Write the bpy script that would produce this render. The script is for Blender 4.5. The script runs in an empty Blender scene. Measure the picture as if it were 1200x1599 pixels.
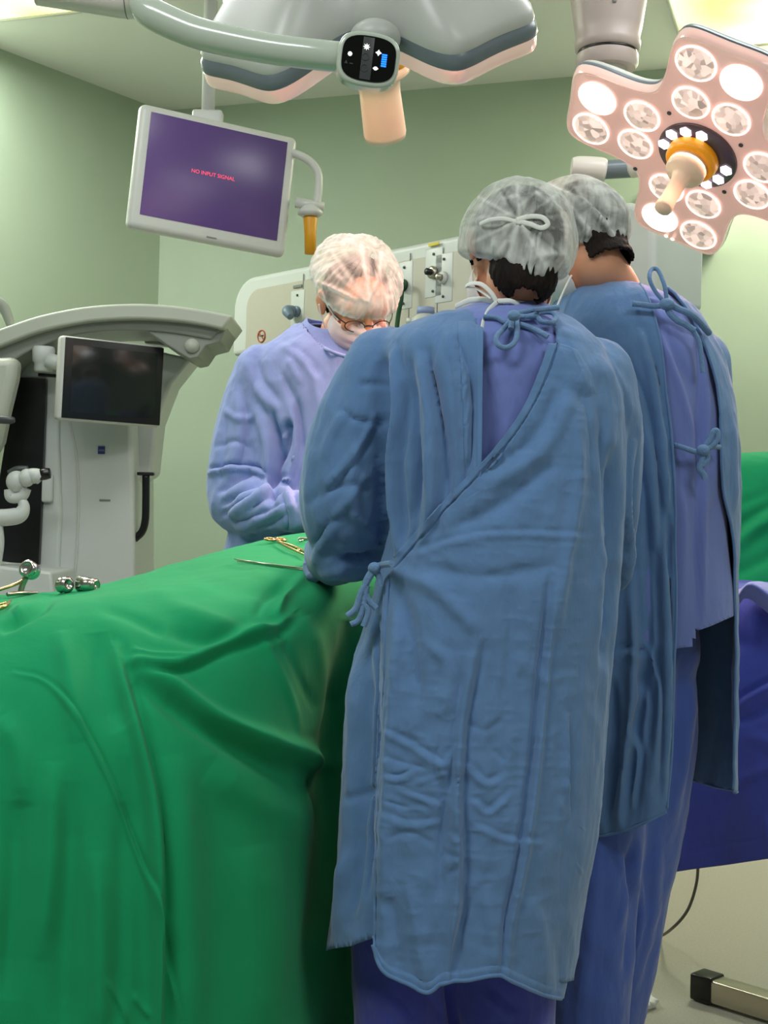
import bpy, bmesh, math, random
import numpy as np
from mathutils import Vector, Matrix, Quaternion
from mathutils.bvhtree import BVHTree
R_ = math.radians
random.seed(4)
SC = bpy.context.scene
COL = SC.collection

# ------------------------------------------------------------------ camera
F = 2100.0                      # focal length in pixels of the 1200x1599 frame
ROLL, PITCH = 0.025, R_(0.4)
CAM = np.array([0.0, 0.0, 1.2])
_r0 = np.array([1.0, 0, 0]); _f = np.array([0, math.cos(PITCH), math.sin(PITCH)]); _u0 = np.array([0, -math.sin(PITCH), math.cos(PITCH)])
RT = math.cos(ROLL) * _r0 + math.sin(ROLL) * _u0
UP = -math.sin(ROLL) * _r0 + math.cos(ROLL) * _u0
FW = _f
cd = bpy.data.cameras.new('camera'); cam = bpy.data.objects.new('camera', cd); COL.objects.link(cam)
cd.sensor_fit = 'HORIZONTAL'; cd.sensor_width = 36.0; cd.lens = 36.0 * F / 1200.0
cd.clip_start = 0.05; cd.clip_end = 60
M = Matrix(((RT[0], UP[0], -FW[0], CAM[0]), (RT[1], UP[1], -FW[1], CAM[1]), (RT[2], UP[2], -FW[2], CAM[2]), (0, 0, 0, 1)))
cam.matrix_world = M
SC.camera = cam

def P(px, py, d):
    return CAM + d * (FW + RT * (px - 600.0) / F + UP * (799.5 - py) / F)
def proj(V):
    W = np.asarray(V) - CAM
    d = W @ FW
    return 600 + F * (W @ RT) / d, 799.5 - F * (W @ UP) / d

# ------------------------------------------------------------------ colour management, world
vs = SC.view_settings
vs.view_transform = 'Standard'; vs.look = 'None'; vs.exposure = 0.0; vs.gamma = 1.0; vs.use_curve_mapping = False
w = bpy.data.worlds.new('world'); SC.world = w; w.use_nodes = True
w.node_tree.nodes['Background'].inputs[0].default_value = (0.62, 0.72, 0.74, 1)
w.node_tree.nodes['Background'].inputs[1].default_value = 0.22

def area(name, loc, target, size, energy, color, size_y=None, spread=None):
    l = bpy.data.lights.new(name, 'AREA'); l.energy = energy; l.color = color
    if size_y: l.shape = 'RECTANGLE'; l.size = size; l.size_y = size_y
    else: l.shape = 'DISK'; l.size = size
    if spread: l.spread = R_(spread)
    o = bpy.data.objects.new(name, l); COL.objects.link(o)
    o.location = loc
    o.rotation_euler = (Vector(target) - Vector(loc)).to_track_quat('-Z', 'Y').to_euler()
    return o
CEIL = 3.1
# ceiling luminaires: their light, plus two added mid-room fill lamps
area('ceiling_light_rear_left', (-1.1, 0.9, CEIL - .04), (-1.1, 0.9, 0), 1.2, 42, (0.93, 0.98, 1.0), .6)
area('ceiling_light_rear_right', (1.5, 0.6, CEIL - .04), (1.5, 0.6, 0), 1.2, 32, (0.93, 0.98, 1.0), .6)
area('added_fill_mid_left', (-1.0, 3.1, CEIL - .04), (-1.0, 3.1, 0), 1.2, 22, (0.95, 0.99, 1.0), .6)  # added fill out of view, brightens microscope, drape and far surgeon; no luminaire
area('added_fill_mid_right', (1.3, 3.0, CEIL - .04), (1.3, 3.0, 0), 1.2, 22, (0.95, 0.99, 1.0), .6)  # second added fill, on the right, without a luminaire
area('ceiling_light_front_right', (1.75, 5.2, CEIL - .04), (1.75, 5.2, 0), .6, 60, (1.0, 0.97, 0.78), .6)
area('ceiling_light_front_left', (-1.85, 4.9, CEIL - .04), (-1.85, 4.9, 0), .6, 52, (0.97, 1.0, 0.94), .6)

def lin(c):
    return tuple(((x / 255) / 12.92 if x / 255 <= .04045 else ((x / 255 + .055) / 1.055) ** 2.4) for x in c) + (1.0,)

# ------------------------------------------------------------------ materials
MATS = {}
def mat(name, rgb, rough=.5, metal=0, emit=None, estr=0, alpha=None, sheen=0, sss=0, bump=None, vary=None, trans=0, spec=.5, coat=0):
    """bump: list of (scale xyz, strength, distance); vary: (scale, amount)"""
    m = bpy.data.materials.new(name); m.use_nodes = True
    nt = m.node_tree; b = nt.nodes['Principled BSDF']
    b.inputs['Base Color'].default_value = lin(rgb)
    b.inputs['Roughness'].default_value = rough
    b.inputs['Metallic'].default_value = metal
    b.inputs['Specular IOR Level'].default_value = spec
    b.inputs['Coat Weight'].default_value = coat
    if trans: b.inputs['Transmission Weight'].default_value = trans
    if sheen: b.inputs['Sheen Weight'].default_value = sheen; b.inputs['Sheen Roughness'].default_value = .6
    if sss:
        b.inputs['Subsurface Weight'].default_value = sss
        b.inputs['Subsurface Radius'].default_value = (.012, .005, .003)
    if emit: b.inputs['Emission Color'].default_value = lin(emit); b.inputs['Emission Strength'].default_value = estr
    if alpha is not None: b.inputs['Alpha'].default_value = alpha
    tc = nt.nodes.new('ShaderNodeTexCoord')
    if vary:
        n = nt.nodes.new('ShaderNodeTexNoise'); n.inputs['Scale'].default_value = vary[0]; n.inputs['Detail'].default_value = 5
        mp = nt.nodes.new('ShaderNodeMapping')
        if len(vary) > 2: mp.inputs['Scale'].default_value = vary[2]
        nt.links.new(tc.outputs['Object'], mp.inputs[0]); nt.links.new(mp.outputs[0], n.inputs['Vector'])
        cr = nt.nodes.new('ShaderNodeMapRange'); cr.inputs[1].default_value = .3; cr.inputs[2].default_value = .7
        cr.inputs[3].default_value = 1 - vary[1]; cr.inputs[4].default_value = 1 + vary[1]
        nt.links.new(n.outputs[0], cr.inputs[0])
        mx = nt.nodes.new('ShaderNodeVectorMath'); mx.operation = 'SCALE'
        mx.inputs[0].default_value = lin(rgb)[:3]; nt.links.new(cr.outputs[0], mx.inputs['Scale'])
        nt.links.new(mx.outputs[0], b.inputs['Base Color'])
    prev = None
    for (sc, st, dist) in (bump or []):
        n = nt.nodes.new('ShaderNodeTexNoise'); n.inputs['Scale'].default_value = 1.0; n.inputs['Detail'].default_value = 4
        n.inputs['Distortion'].default_value = .4
        mp = nt.nodes.new('ShaderNodeMapping'); mp.inputs['Scale'].default_value = sc
        nt.links.new(tc.outputs['Object'], mp.inputs[0]); nt.links.new(mp.outputs[0], n.inputs['Vector'])
        bp = nt.nodes.new('ShaderNodeBump'); bp.inputs['Strength'].default_value = st; bp.inputs['Distance'].default_value = dist
        nt.links.new(n.outputs[0], bp.inputs['Height'])
        if prev: nt.links.new(prev.outputs[0], bp.inputs['Normal'])
        prev = bp
    if prev: nt.links.new(prev.outputs[0], b.inputs['Normal'])
    MATS[name] = m
    return m
WEAVE = ((900, 900, 900), .25, .0006)
WRINK = ((24, 24, 9), .35, .012)
WR2 = ((70, 70, 30), .3, .004)
mat('wall_paint', (168, 184, 162), .6, vary=(3, .02))
mat('ceiling_paint', (226, 226, 220), .7)
mat('floor_vinyl', (176, 172, 158), .4, vary=(160, .10), bump=[((300, 300, 300), .1, .001)])
mat('gown_blue', (92, 128, 172), .9, sheen=.25, spec=.15, bump=[WRINK, WR2, WEAVE], vary=(30, .035))
mat('gown_tie', (104, 138, 176), .9, sheen=.2, spec=.15, bump=[((160, 160, 160), .7, .003)])
mat('gown_violet', (128, 150, 202), .9, sheen=.25, spec=.15, bump=[WRINK, WR2, WEAVE], vary=(25, .03))
mat('scrub_violet', (110, 126, 190), .9, sheen=.3, spec=.15, bump=[WRINK, WEAVE])
mat('scrub_blue', (74, 100, 176), .9, sheen=.3, spec=.15, bump=[WRINK, WR2, WEAVE])
mat('scrub_dark', (64, 72, 168), .9, sheen=.3, spec=.15, bump=[WRINK, WR2, WEAVE])
mat('gown_inner', (60, 92, 118), .95, bump=[WRINK, WEAVE])
mat('drape_green', (24, 142, 90), .92, sheen=.06, spec=.06, bump=[((12, 12, 7), .25, .012), WEAVE], vary=(8, .02))
mat('drape_blue', (60, 74, 164), .9, sheen=.2, spec=.15, bump=[WRINK, WEAVE])
mat('skin', (226, 160, 124), .5, sss=.15, bump=[((220, 220, 220), .15, .001)], vary=(18, .05))
mat('hair', (30, 21, 18), .75, spec=.2, bump=[((260, 260, 40), .9, .004)], vary=(60, .35, (1, 1, .2)))
mat('mask_white', (236, 226, 220), .85, sss=.1, bump=[((60, 60, 40), .2, .003)])
mat('ribbon_white', (232, 234, 226), .8)
mat('glove_latex', (232, 222, 200), .45, sss=.1)
mat('panel_beige', (184, 180, 166), .4)
mat('hub_pink', (178, 162, 156), .4)
mat('white_plastic', (200, 201, 194), .35)
mat('white_warm', (226, 218, 208), .35)
mat('light_grey', (196, 198, 192), .4)
mat('device_white', (200, 204, 200), .4)
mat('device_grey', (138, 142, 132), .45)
mat('boom_grey', (182, 186, 172), .4)
mat('bar_green_grey', (190, 200, 184), .18, coat=.4)
mat('gasket_grey', (112, 122, 128), .3)
mat('dark_grey', (62, 66, 66), .4)
mat('black_plastic', (12, 12, 13), .3)
mat('black_gloss', (6, 7, 8), .08)
mat('bezel_black', (18, 20, 20), .3)
mat('chrome', (200, 196, 188), .18, metal=1)
mat('steel', (178, 172, 158), .28, metal=1)
mat('steel_brushed', (196, 188, 170), .35, metal=1)
mat('gold_metal', (214, 176, 116), .25, metal=1)
mat('orange', (255, 172, 20), .35)
mat('yellow_ochre', (214, 150, 20), .4)
mat('yellow', (206, 190, 40), .5)
mat('dark_purple_ring', (94, 74, 78), .25)
mat('handle_beige', (246, 214, 184), .28, sss=.2)
mat('cable_grey', (92, 92, 84), .5)
mat('hose_green', (24, 76, 42), .5)
mat('plug_blue', (112, 132, 150), .4)
mat('label_blue', (140, 156, 196), .5)
mat('red_mark', (176, 92, 70), .5)
mat('logo_blue', (40, 54, 120), .4)
mat('pale_mark', (170, 176, 196), .4)
mat('grey_mark', (120, 122, 118), .5)
mat('rim_plastic', (246, 214, 204), .15, trans=.3, emit=(255, 196, 184), estr=.22)
mat('lens_plate', (238, 200, 190), .3, coat=.6, emit=(255, 190, 178), estr=.25)
mat('lamp_on', (255, 255, 255), .3, emit=(255, 236, 222), estr=5)
mat('lamp_rim', (255, 240, 230), .3, emit=(255, 226, 214), estr=1.4)
mat('led_white', (255, 255, 255), .3, emit=(240, 236, 255), estr=2.2)
mat('screen_dark', (26, 30, 30), .14)
mat('text_red', (230, 70, 90), .5, emit=(230, 64, 92), estr=1.0)
mat('icon_white', (255, 255, 255), .4, emit=(255, 255, 255), estr=.9)
mat('icon_dim', (60, 62, 64), .4)
mat('icon_blue', (30, 110, 255), .4, emit=(24, 110, 255), estr=2.2)
mat('lens_glow_blue', (14, 18, 40), .4)
mat('clear_plastic', (226, 228, 218), .25, alpha=.6)

def lamp_material():
    # the inside of a lit lamp: a faceted reflector seen through clear plastic, bright with darker facets
    m = mat('lamp_reflector', (214, 196, 188), .2)
    nt = m.node_tree; b = nt.nodes['Principled BSDF']
    tc = nt.nodes.new('ShaderNodeTexCoord'); v = nt.nodes.new('ShaderNodeTexVoronoi'); v.inputs['Scale'].default_value = 62
    v.feature = 'F1'; nt.links.new(tc.outputs['Object'], v.inputs['Vector'])
    n = nt.nodes.new('ShaderNodeTexNoise'); n.inputs['Scale'].default_value = 60; nt.links.new(tc.outputs['Object'], n.inputs['Vector'])
    mr = nt.nodes.new('ShaderNodeMapRange'); nt.links.new(v.outputs['Color'], mr.inputs[0])
    mr.inputs[1].default_value = .1; mr.inputs[2].default_value = .9; mr.inputs[3].default_value = .10; mr.inputs[4].default_value = .95
    b.inputs['Emission Color'].default_value = lin((255, 222, 208))
    nt.links.new(mr.outputs[0], b.inputs['Emission Strength'])
lamp_material()

def screen_purple():
    m = mat('screen_purple', (20, 16, 30), .25)
    nt = m.node_tree; b = nt.nodes['Principled BSDF']
    tc = nt.nodes.new('ShaderNodeTexCoord'); g = nt.nodes.new('ShaderNodeSeparateXYZ'); nt.links.new(tc.outputs['Generated'], g.inputs[0])
    cr = nt.nodes.new('ShaderNodeValToRGB'); nt.links.new(g.outputs[0], cr.inputs[0])
    cr.color_ramp.elements[0].color = lin((104, 76, 138)); cr.color_ramp.elements[1].color = lin((74, 54, 104))
    nt.links.new(cr.outputs[0], b.inputs['Emission Color']); b.inputs['Emission Strength'].default_value = .62
screen_purple()

def panel_glow():
    m = mat('luminaire_glow', (255, 255, 235), .4)
    nt = m.node_tree; b = nt.nodes['Principled BSDF']
    tc = nt.nodes.new('ShaderNodeTexCoord'); n = nt.nodes.new('ShaderNodeTexNoise'); n.inputs['Scale'].default_value = 2.2; n.inputs['Detail'].default_value = 1
    nt.links.new(tc.outputs['Object'], n.inputs['Vector'])
    cr = nt.nodes.new('ShaderNodeValToRGB'); nt.links.new(n.outputs[0], cr.inputs[0])
    cr.color_ramp.elements[0].position = .4; cr.color_ramp.elements[0].color = lin((226, 214, 70))
    cr.color_ramp.elements[1].position = .6; cr.color_ramp.elements[1].color = lin((255, 255, 210))
    nt.links.new(cr.outputs[0], b.inputs['Emission Color']); b.inputs['Emission Strength'].default_value = 1.15
panel_glow()

def cap_material(name, rgb, lo, hi):
    m = bpy.data.materials.new(name); m.use_nodes = True; nt = m.node_tree
    for n in list(nt.nodes): nt.nodes.remove(n)
    out = nt.nodes.new('ShaderNodeOutputMaterial'); mx = nt.nodes.new('ShaderNodeMixShader')
    tr = nt.nodes.new('ShaderNodeBsdfTransparent'); df = nt.nodes.new('ShaderNodeBsdfDiffuse'); tl = nt.nodes.new('ShaderNodeBsdfTranslucent')
    m2 = nt.nodes.new('ShaderNodeMixShader'); m2.inputs[0].default_value = .25
    df.inputs[0].default_value = lin(rgb); tl.inputs[0].default_value = lin(rgb)
    nt.links.new(df.outputs[0], m2.inputs[1]); nt.links.new(tl.outputs[0], m2.inputs[2])
    nt.links.new(tr.outputs[0], mx.inputs[1]); nt.links.new(m2.outputs[0], mx.inputs[2]); nt.links.new(mx.outputs[0], out.inputs[0])
    tc = nt.nodes.new('ShaderNodeTexCoord')
    at = nt.nodes.new('ShaderNodeAttribute'); at.attribute_name = 'pleat'
    n = nt.nodes.new('ShaderNodeTexNoise'); n.inputs['Scale'].default_value = 22; n.inputs['Detail'].default_value = 5; n.inputs['Distortion'].default_value = 1.5
    nt.links.new(tc.outputs['Object'], n.inputs['Vector'])
    add = nt.nodes.new('ShaderNodeMath'); add.operation = 'ADD'
    mr0 = nt.nodes.new('ShaderNodeMapRange'); mr0.inputs[1].default_value = .35; mr0.inputs[2].default_value = .68; mr0.inputs[3].default_value = -.18; mr0.inputs[4].default_value = .3
    nt.links.new(n.outputs[0], mr0.inputs[0]); nt.links.new(mr0.outputs[0], add.inputs[0]); nt.links.new(at.outputs['Fac'], add.inputs[1])
    mr = nt.nodes.new('ShaderNodeMapRange'); mr.inputs[1].default_value = 0; mr.inputs[2].default_value = 1; mr.inputs[3].default_value = lo; mr.inputs[4].default_value = hi
    nt.links.new(add.outputs[0], mr.inputs[0]); nt.links.new(mr.outputs[0], mx.inputs[0])
    bp = nt.nodes.new('ShaderNodeBump'); bp.inputs['Strength'].default_value = .5; bp.inputs['Distance'].default_value = .004
    nt.links.new(n.outputs[0], bp.inputs['Height']); nt.links.new(bp.outputs[0], df.inputs['Normal'])
    MATS[name] = m
cap_material('cap_nonwoven', (236, 239, 232), .24, 1.0)

# ------------------------------------------------------------------ mesh helpers
ORG = {}
def thing(name, loc, label, cat, group=None):
    o = bpy.data.objects.new(name, None); COL.objects.link(o)
    o.empty_display_size = .1
    o.location = [float(x) for x in loc]; ORG[o.name] = np.array([float(x) for x in loc])
    o['label'] = label; o['category'] = cat
    if group: o['group'] = group
    return o
def tag(o, label, cat, group=None):
    o['label'] = label; o['category'] = cat
    if group: o['group'] = group
    return o
def build(name, V, faces, m, parent=None, smooth=True, sharp=None):
    V = np.asarray(V, dtype=float)
    org = ORG[parent.name] if parent is not None else np.zeros(3)
    me = bpy.data.meshes.new(name)
    me.from_pydata([tuple(v) for v in (V - org)], [], [tuple(int(i) for i in f) for f in faces])
    me.update()
    if smooth: me.polygons.foreach_set('use_smooth', [True] * len(me.polygons))
    if m: me.materials.append(MATS[m])
    o = bpy.data.objects.new(name, me); COL.objects.link(o)
    if parent is not None: o.parent = parent
    ORG[o.name] = org.copy()
    if sharp is not None:
        me.set_sharp_from_angle(angle=R_(sharp))
    return o
def structure(o): o['kind'] = 'structure'; return o
class MB:
    """collects shapes and builds them as one mesh"""
    def __init__(s): s.v = []; s.f = []; s.n = 0
    def add(s, V, Fc):
        V = np.asarray(V, float); s.v.append(V); s.f += [tuple(int(i) + s.n for i in f) for f in Fc]; s.n += len(V); return s
    def obj(s, name, m, parent=None, smooth=True, sharp=35):
        return build(name, np.vstack(s.v), s.f, m, parent, smooth, sharp)
def nrm(v): v = np.asarray(v, float); return v / (np.linalg.norm(v) + 1e-12)
def frame_from(n, hint=(0, 0, 1)):
    n = nrm(n); h = np.array(hint, float)
    if abs(n @ nrm(h)) > .98: h = np.array([1.0, 0, 0])
    x = nrm(np.cross(h, n)); y = np.cross(n, x)
    return x, y, n
def rbox(c, size, rad=.004, axes=None, seg=3):
    """rounded box; axes: 3 unit vectors"""
    bm = bmesh.new(); bmesh.ops.create_cube(bm, size=1.0)
    for v in bm.verts: v.co = Vector((v.co.x * size[0], v.co.y * size[1], v.co.z * size[2]))
    if rad > 0: bmesh.ops.bevel(bm, geom=bm.edges[:], offset=min(rad, min(size) * .49), segments=seg, affect='EDGES', profile=.5)
    V = np.array([v.co[:] for v in bm.verts]); bm.verts.index_update(); Fc = [[v.index for v in f.verts] for f in bm.faces]; bm.free()
    A = np.array(axes if axes is not None else np.eye(3), float)
    return V @ A + np.asarray(c, float), Fc
def sphere(c, r, axes=None, nu=32, nv=16):
    r = np.array([r, r, r] if np.isscalar(r) else r, float)
    th = np.linspace(0, np.pi, nv + 1)[1:-1]; ph = np.linspace(0, 2 * np.pi, nu, endpoint=False)
    V = [[0, 0, 1]]
    for t in th:
        for p in ph: V.append([math.sin(t) * math.cos(p), math.sin(t) * math.sin(p), math.cos(t)])
    V.append([0, 0, -1]); V = np.array(V) * r; Fc = []
    for j in range(nu): Fc.append((0, 1 + j, 1 + (j + 1) % nu))
    for i in range(len(th) - 1):
        for j in range(nu):
            a = 1 + i * nu + j; b = 1 + i * nu + (j + 1) % nu; Fc.append((a, a + nu, b + nu, b))
    L = len(V) - 1; o = 1 + (len(th) - 1) * nu
    for j in range(nu): Fc.append((o + j, L, o + (j + 1) % nu))
    A = np.array(axes if axes is not None else np.eye(3), float)
    return V @ A + np.asarray(c, float), Fc
def catmull(pts, n):
    pts = np.asarray(pts, float)
    if len(pts) == 2:
        t = np.linspace(0, 1, n)[:, None]; return pts[0] * (1 - t) + pts[1] * t
    Q = np.vstack([2 * pts[0] - pts[1], pts, 2 * pts[-1] - pts[-2]]); m = len(pts) - 1
    out = []
    for t in np.linspace(0, m, n):
        i = min(int(t), m - 1); u = t - i; a, b, c, d = Q[i:i + 4]
        out.append(.5 * ((2 * b) + (c - a) * u + (2 * a - 5 * b + 4 * c - d) * u * u + (3 * b - a - 3 * c + d) * u ** 3))
    return np.array(out)
def tube(pts, rad, n=None, seg=12, closed=False, flat=1.0, smooth=True, hint=None, caps=True):
    """swept tube through pts; rad scalar or per-point; flat squeezes one axis (ribbons)"""
    pts = np.asarray(pts, float); rad = np.full(len(pts), rad) if np.isscalar(rad) else np.asarray(rad, float)
    if smooth:
        n = n or max(8, len(pts) * 8)
        q = catmull(np.hstack([pts, rad[:, None]]), n); C, r = q[:, :3], np.maximum(q[:, 3], 1e-4)
    else: C, r = pts, rad
    T = np.gradient(C, axis=0); T /= np.linalg.norm(T, axis=1)[:, None] + 1e-12
    h = np.array(hint if hint is not None else ([0, 0, 1] if abs(T[0][2]) < .9 else [1, 0, 0]), float)
    x = nrm(h - T[0] * (h @ T[0])); V = []
    for i in range(len(C)):
        x = nrm(x - T[i] * (x @ T[i])); y = np.cross(T[i], x)
        for k in range(seg):
            a = 2 * math.pi * k / seg; V.append(C[i] + r[i] * (math.cos(a) * x + flat * math.sin(a) * y))
    Fc = []
    for i in range(len(C) - 1):
        for k in range(seg):
            a = i * seg + k; b = i * seg + (k + 1) % seg; Fc.append((a, b, b + seg, a + seg))
    if caps:
        Fc.append(tuple(range(seg))[::-1]); Fc.append(tuple((len(C) - 1) * seg + k for k in range(seg)))
    return np.array(V), Fc
def limb(pts, rad, seg=20, n=None):
    V, Fc = tube(pts, rad, n=n, seg=seg); out = [(V, Fc)]
    out.append(sphere(pts[0], rad[0], nu=seg, nv=10)); out.append(sphere(pts[-1], rad[-1], nu=seg, nv=10))
    return out
def lathe(c, axis, prof, seg=48, hint=(0, 0, 1), closed_ends=True):
    """prof: list of (radius, height along axis)"""
    x, y, z = frame_from(axis, hint); V = []
    for (r, h) in prof:
        for k in range(seg):
            a = 2 * math.pi * k / seg; V.append(np.asarray(c) + x * r * math.cos(a) + y * r * math.sin(a) + z * h)
    Fc = []
    for i in range(len(prof) - 1):
        for k in range(seg):
            a = i * seg + k; b = i * seg + (k + 1) % seg; Fc.append((a, b, b + seg, a + seg))
    if closed_ends:
        Fc.append(tuple(range(seg))[::-1]); Fc.append(tuple((len(prof) - 1) * seg + k for k in range(seg)))
    return np.array(V), Fc
def prism(outline, z0, z1, axes, c):
    """outline in the plane of axes[0], axes[1]; extruded along axes[2]"""
    n = len(outline); A = np.array(axes, float); V = []
    for z in (z0, z1):
        for (a, b) in outline: V.append(np.asarray(c) + A[0] * a + A[1] * b + A[2] * z)
    Fc = [tuple(range(n))[::-1], tuple(range(n, 2 * n))] + [(i, (i + 1) % n, n + (i + 1) % n, n + i) for i in range(n)]
    return np.array(V), Fc
def bevel_obj(o, wdt, seg=3):
    b = o.modifiers.new('bevel', 'BEVEL'); b.width = wdt; b.segments = seg; b.limit_method = 'ANGLE'; b.angle_limit = R_(30)
    return o
def solidify(o, t, off=-1):
    s = o.modifiers.new('solidify', 'SOLIDIFY'); s.thickness = t; s.offset = off; return o

# value noise
_rs = np.random.RandomState(11); _T = _rs.rand(64, 64, 64)
def vnoise(X):
    X = np.asarray(X, float) + 1000.0; i = np.floor(X).astype(int); f = X - i; f = f * f * (3 - 2 * f)
    def g(a, b, c): return _T[(i[:, 0] + a) & 63, (i[:, 1] + b) & 63, (i[:, 2] + c) & 63]
    x, y, z = f.T
    c00 = g(0, 0, 0) * (1 - x) + g(1, 0, 0) * x; c10 = g(0, 1, 0) * (1 - x) + g(1, 1, 0) * x
    c01 = g(0, 0, 1) * (1 - x) + g(1, 0, 1) * x; c11 = g(0, 1, 1) * (1 - x) + g(1, 1, 1) * x
    return ((c00 * (1 - y) + c10 * y) * (1 - z) + (c01 * (1 - y) + c11 * y) * z) * 2 - 1
def fbm(X, o=3):
    s = 0; a = 1.0; X = np.asarray(X, float)
    for k in range(o): s = s + a * vnoise(X * 2 ** k + 17.3 * k); a *= .5
    return s
def ridged(X, o=2):
    s = 0; a = 1.0
    for k in range(o): s = s + a * (1 - 2 * np.abs(vnoise(X * 2 ** k + 9.1 * k))); a *= .5
    return s

def vnormals(V, faces):
    N = np.zeros_like(V); q = np.array([f if len(f) == 4 else (f[0], f[1], f[2], f[2]) for f in faces if len(f) in (3, 4)])
    n = np.cross(V[q[:, 2]] - V[q[:, 0]], V[q[:, 3]] - V[q[:, 1]])
    for k in range(4): np.add.at(N, q[:, k], n)
    return N / (np.linalg.norm(N, axis=1)[:, None] + 1e-12)
def smooth_mesh(V, faces, it=5, lam=.5, keep=None):
    q = np.array([f if len(f) == 4 else (f[0], f[1], f[2], f[2]) for f in faces])
    E = np.vstack([q[:, [0, 1]], q[:, [1, 2]], q[:, [2, 3]], q[:, [3, 0]]]); E = E[E[:, 0] != E[:, 1]]
    V = V.copy(); deg = np.zeros(len(V)); np.add.at(deg, E[:, 0], 1); np.add.at(deg, E[:, 1], 1); deg = np.maximum(deg, 1)
    for _ in range(it):
        S = np.zeros_like(V); np.add.at(S, E[:, 0], V[E[:, 1]]); np.add.at(S, E[:, 1], V[E[:, 0]])
        S /= deg[:, None]; D = lam * (S - V)
        if keep is not None: D[keep] = 0
        V += D
    return V
def remesh(shapes, vox, smooth=4):
    mb = MB()
    for V, Fc in shapes: mb.add(V, Fc)
    me = bpy.data.meshes.new('tmp'); me.from_pydata([tuple(v) for v in np.vstack(mb.v)], [], mb.f); me.update()
    o = bpy.data.objects.new('tmp', me); COL.objects.link(o)
    md = o.modifiers.new('r', 'REMESH'); md.mode = 'VOXEL'; md.voxel_size = vox
    dg = bpy.context.evaluated_depsgraph_get(); e = o.evaluated_get(dg); m2 = e.to_mesh()
    n = len(m2.vertices); co = np.empty(n * 3); m2.vertices.foreach_get('co', co); V = co.reshape(-1, 3).copy()
    Fc = [tuple(p.vertices) for p in m2.polygons]
    e.to_mesh_clear(); bpy.data.objects.remove(o); bpy.data.meshes.remove(me)
    return smooth_mesh(V, Fc, smooth), Fc
def cut(V, faces, kill):
    """delete the vertices flagged in kill"""
    keep = ~kill; idx = -np.ones(len(V), int); idx[keep] = np.arange(keep.sum())
    Fc = [tuple(idx[i] for i in f) for f in faces if all(keep[i] for i in f)]
    return V[keep], Fc
def snap_hem(V, Fc, fn, tol=9):
    """moves the free border vertices near a hem line exactly onto it; fn(px, py, V) gives the hem row"""
    from collections import Counter
    cnt = Counter()
    for f in Fc:
        for i in range(len(f)): a, b = f[i], f[(i + 1) % len(f)]; cnt[(min(a, b), max(a, b))] += 1
    bd = np.array(sorted({v for e, k in cnt.items() if k == 1 for v in e}), int)
    if not len(bd): return V
    V = V.copy(); px, py = proj(V[bd]); tgt = fn(px, py, V[bd]); ok = np.abs(py - tgt) < tol
    d = (V[bd] - CAM) @ FW; V[bd[ok]] -= UP * ((tgt - py)[ok] * d[ok] / F)[:, None]
    return V
def inside_poly(px, py, poly):
    poly = np.array(poly, float); c = np.zeros(len(px), bool); j = len(poly) - 1
    for i in range(len(poly)):
        xi, yi = poly[i]; xj, yj = poly[j]
        c ^= ((yi > py) != (yj > py)) & (px < (xj - xi) * (py - yi) / (yj - yi + 1e-9) + xi); j = i
    return c
def seg_dist(px, py, pts):
    best = np.full(len(px), 1e9); sgn = np.ones(len(px)); tt = np.zeros(len(px)); L = 0
    lens = [math.dist(pts[i], pts[i + 1]) for i in range(len(pts) - 1)]; tot = sum(lens)
    for i in range(len(pts) - 1):
        ax, ay = pts[i]; bx, by = pts[i + 1]; dx, dy = bx - ax, by - ay; l2 = dx * dx + dy * dy + 1e-9
        t = np.clip(((px - ax) * dx + (py - ay) * dy) / l2, 0, 1); d = np.hypot(px - ax - t * dx, py - ay - t * dy)
        m = d < best; best = np.where(m, d, best); s = np.sign((px - ax) * dy - (py - ay) * dx); sgn = np.where(m, s, sgn)
        tt = np.where(m, (L + t * lens[i]) / tot, tt); L += lens[i]
    return best, sgn, tt
def sculpt(V, faces, folds, front=True, direction=None, gain=1.0):
    """cloth folds: (points, width, height mm, kind) ; kind 'r' ridge, 's' sharp one-sided fold, 't' tapered to the far end"""
    px, py = proj(V); N = vnormals(V, faces)
    view = V - CAM; view /= np.linalg.norm(view, axis=1)[:, None]
    wgt = np.clip(-(N * view).sum(1) * 2.5, 0, 1) if front else np.ones(len(V))
    D = np.zeros(len(V))
    for fo in folds:
        pts, wd, amp = fo[0], fo[1], fo[2]; kind = fo[3] if len(fo) > 3 else 'r'
        if len(pts) > 2: pts = [tuple(q) for q in catmull(pts, len(pts) * 5)]
        xs = [q[0] for q in pts]; ys = [q[1] for q in pts]; mg = wd * 4
        m = (px > min(xs) - mg) & (px < max(xs) + mg) & (py > min(ys) - mg) & (py < max(ys) + mg) & (wgt > 0)
        if not m.any(): continue
        d, s, t = seg_dist(px[m], py[m], pts); sd = d * s
        fade = np.clip(np.minimum(t, 1 - t) * 5, 0, 1) ** .7 * .85 + .15
        if 't' in kind: fade = (1 - t) * .9 + .1
        g = np.exp(-(sd / wd) ** 2)
        if 's' in kind: g = g - .75 * np.exp(-((sd - 1.5 * wd) / (wd * .9)) ** 2)
        if 'z' in kind: g = g - .75 * np.exp(-((sd + 1.5 * wd) / (wd * .9)) ** 2)
        D[m] += amp * .001 * gain * g * fade
    Dv = N if direction is None else np.asarray(direction)
    return V + Dv * (D * wgt)[:, None]

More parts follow.
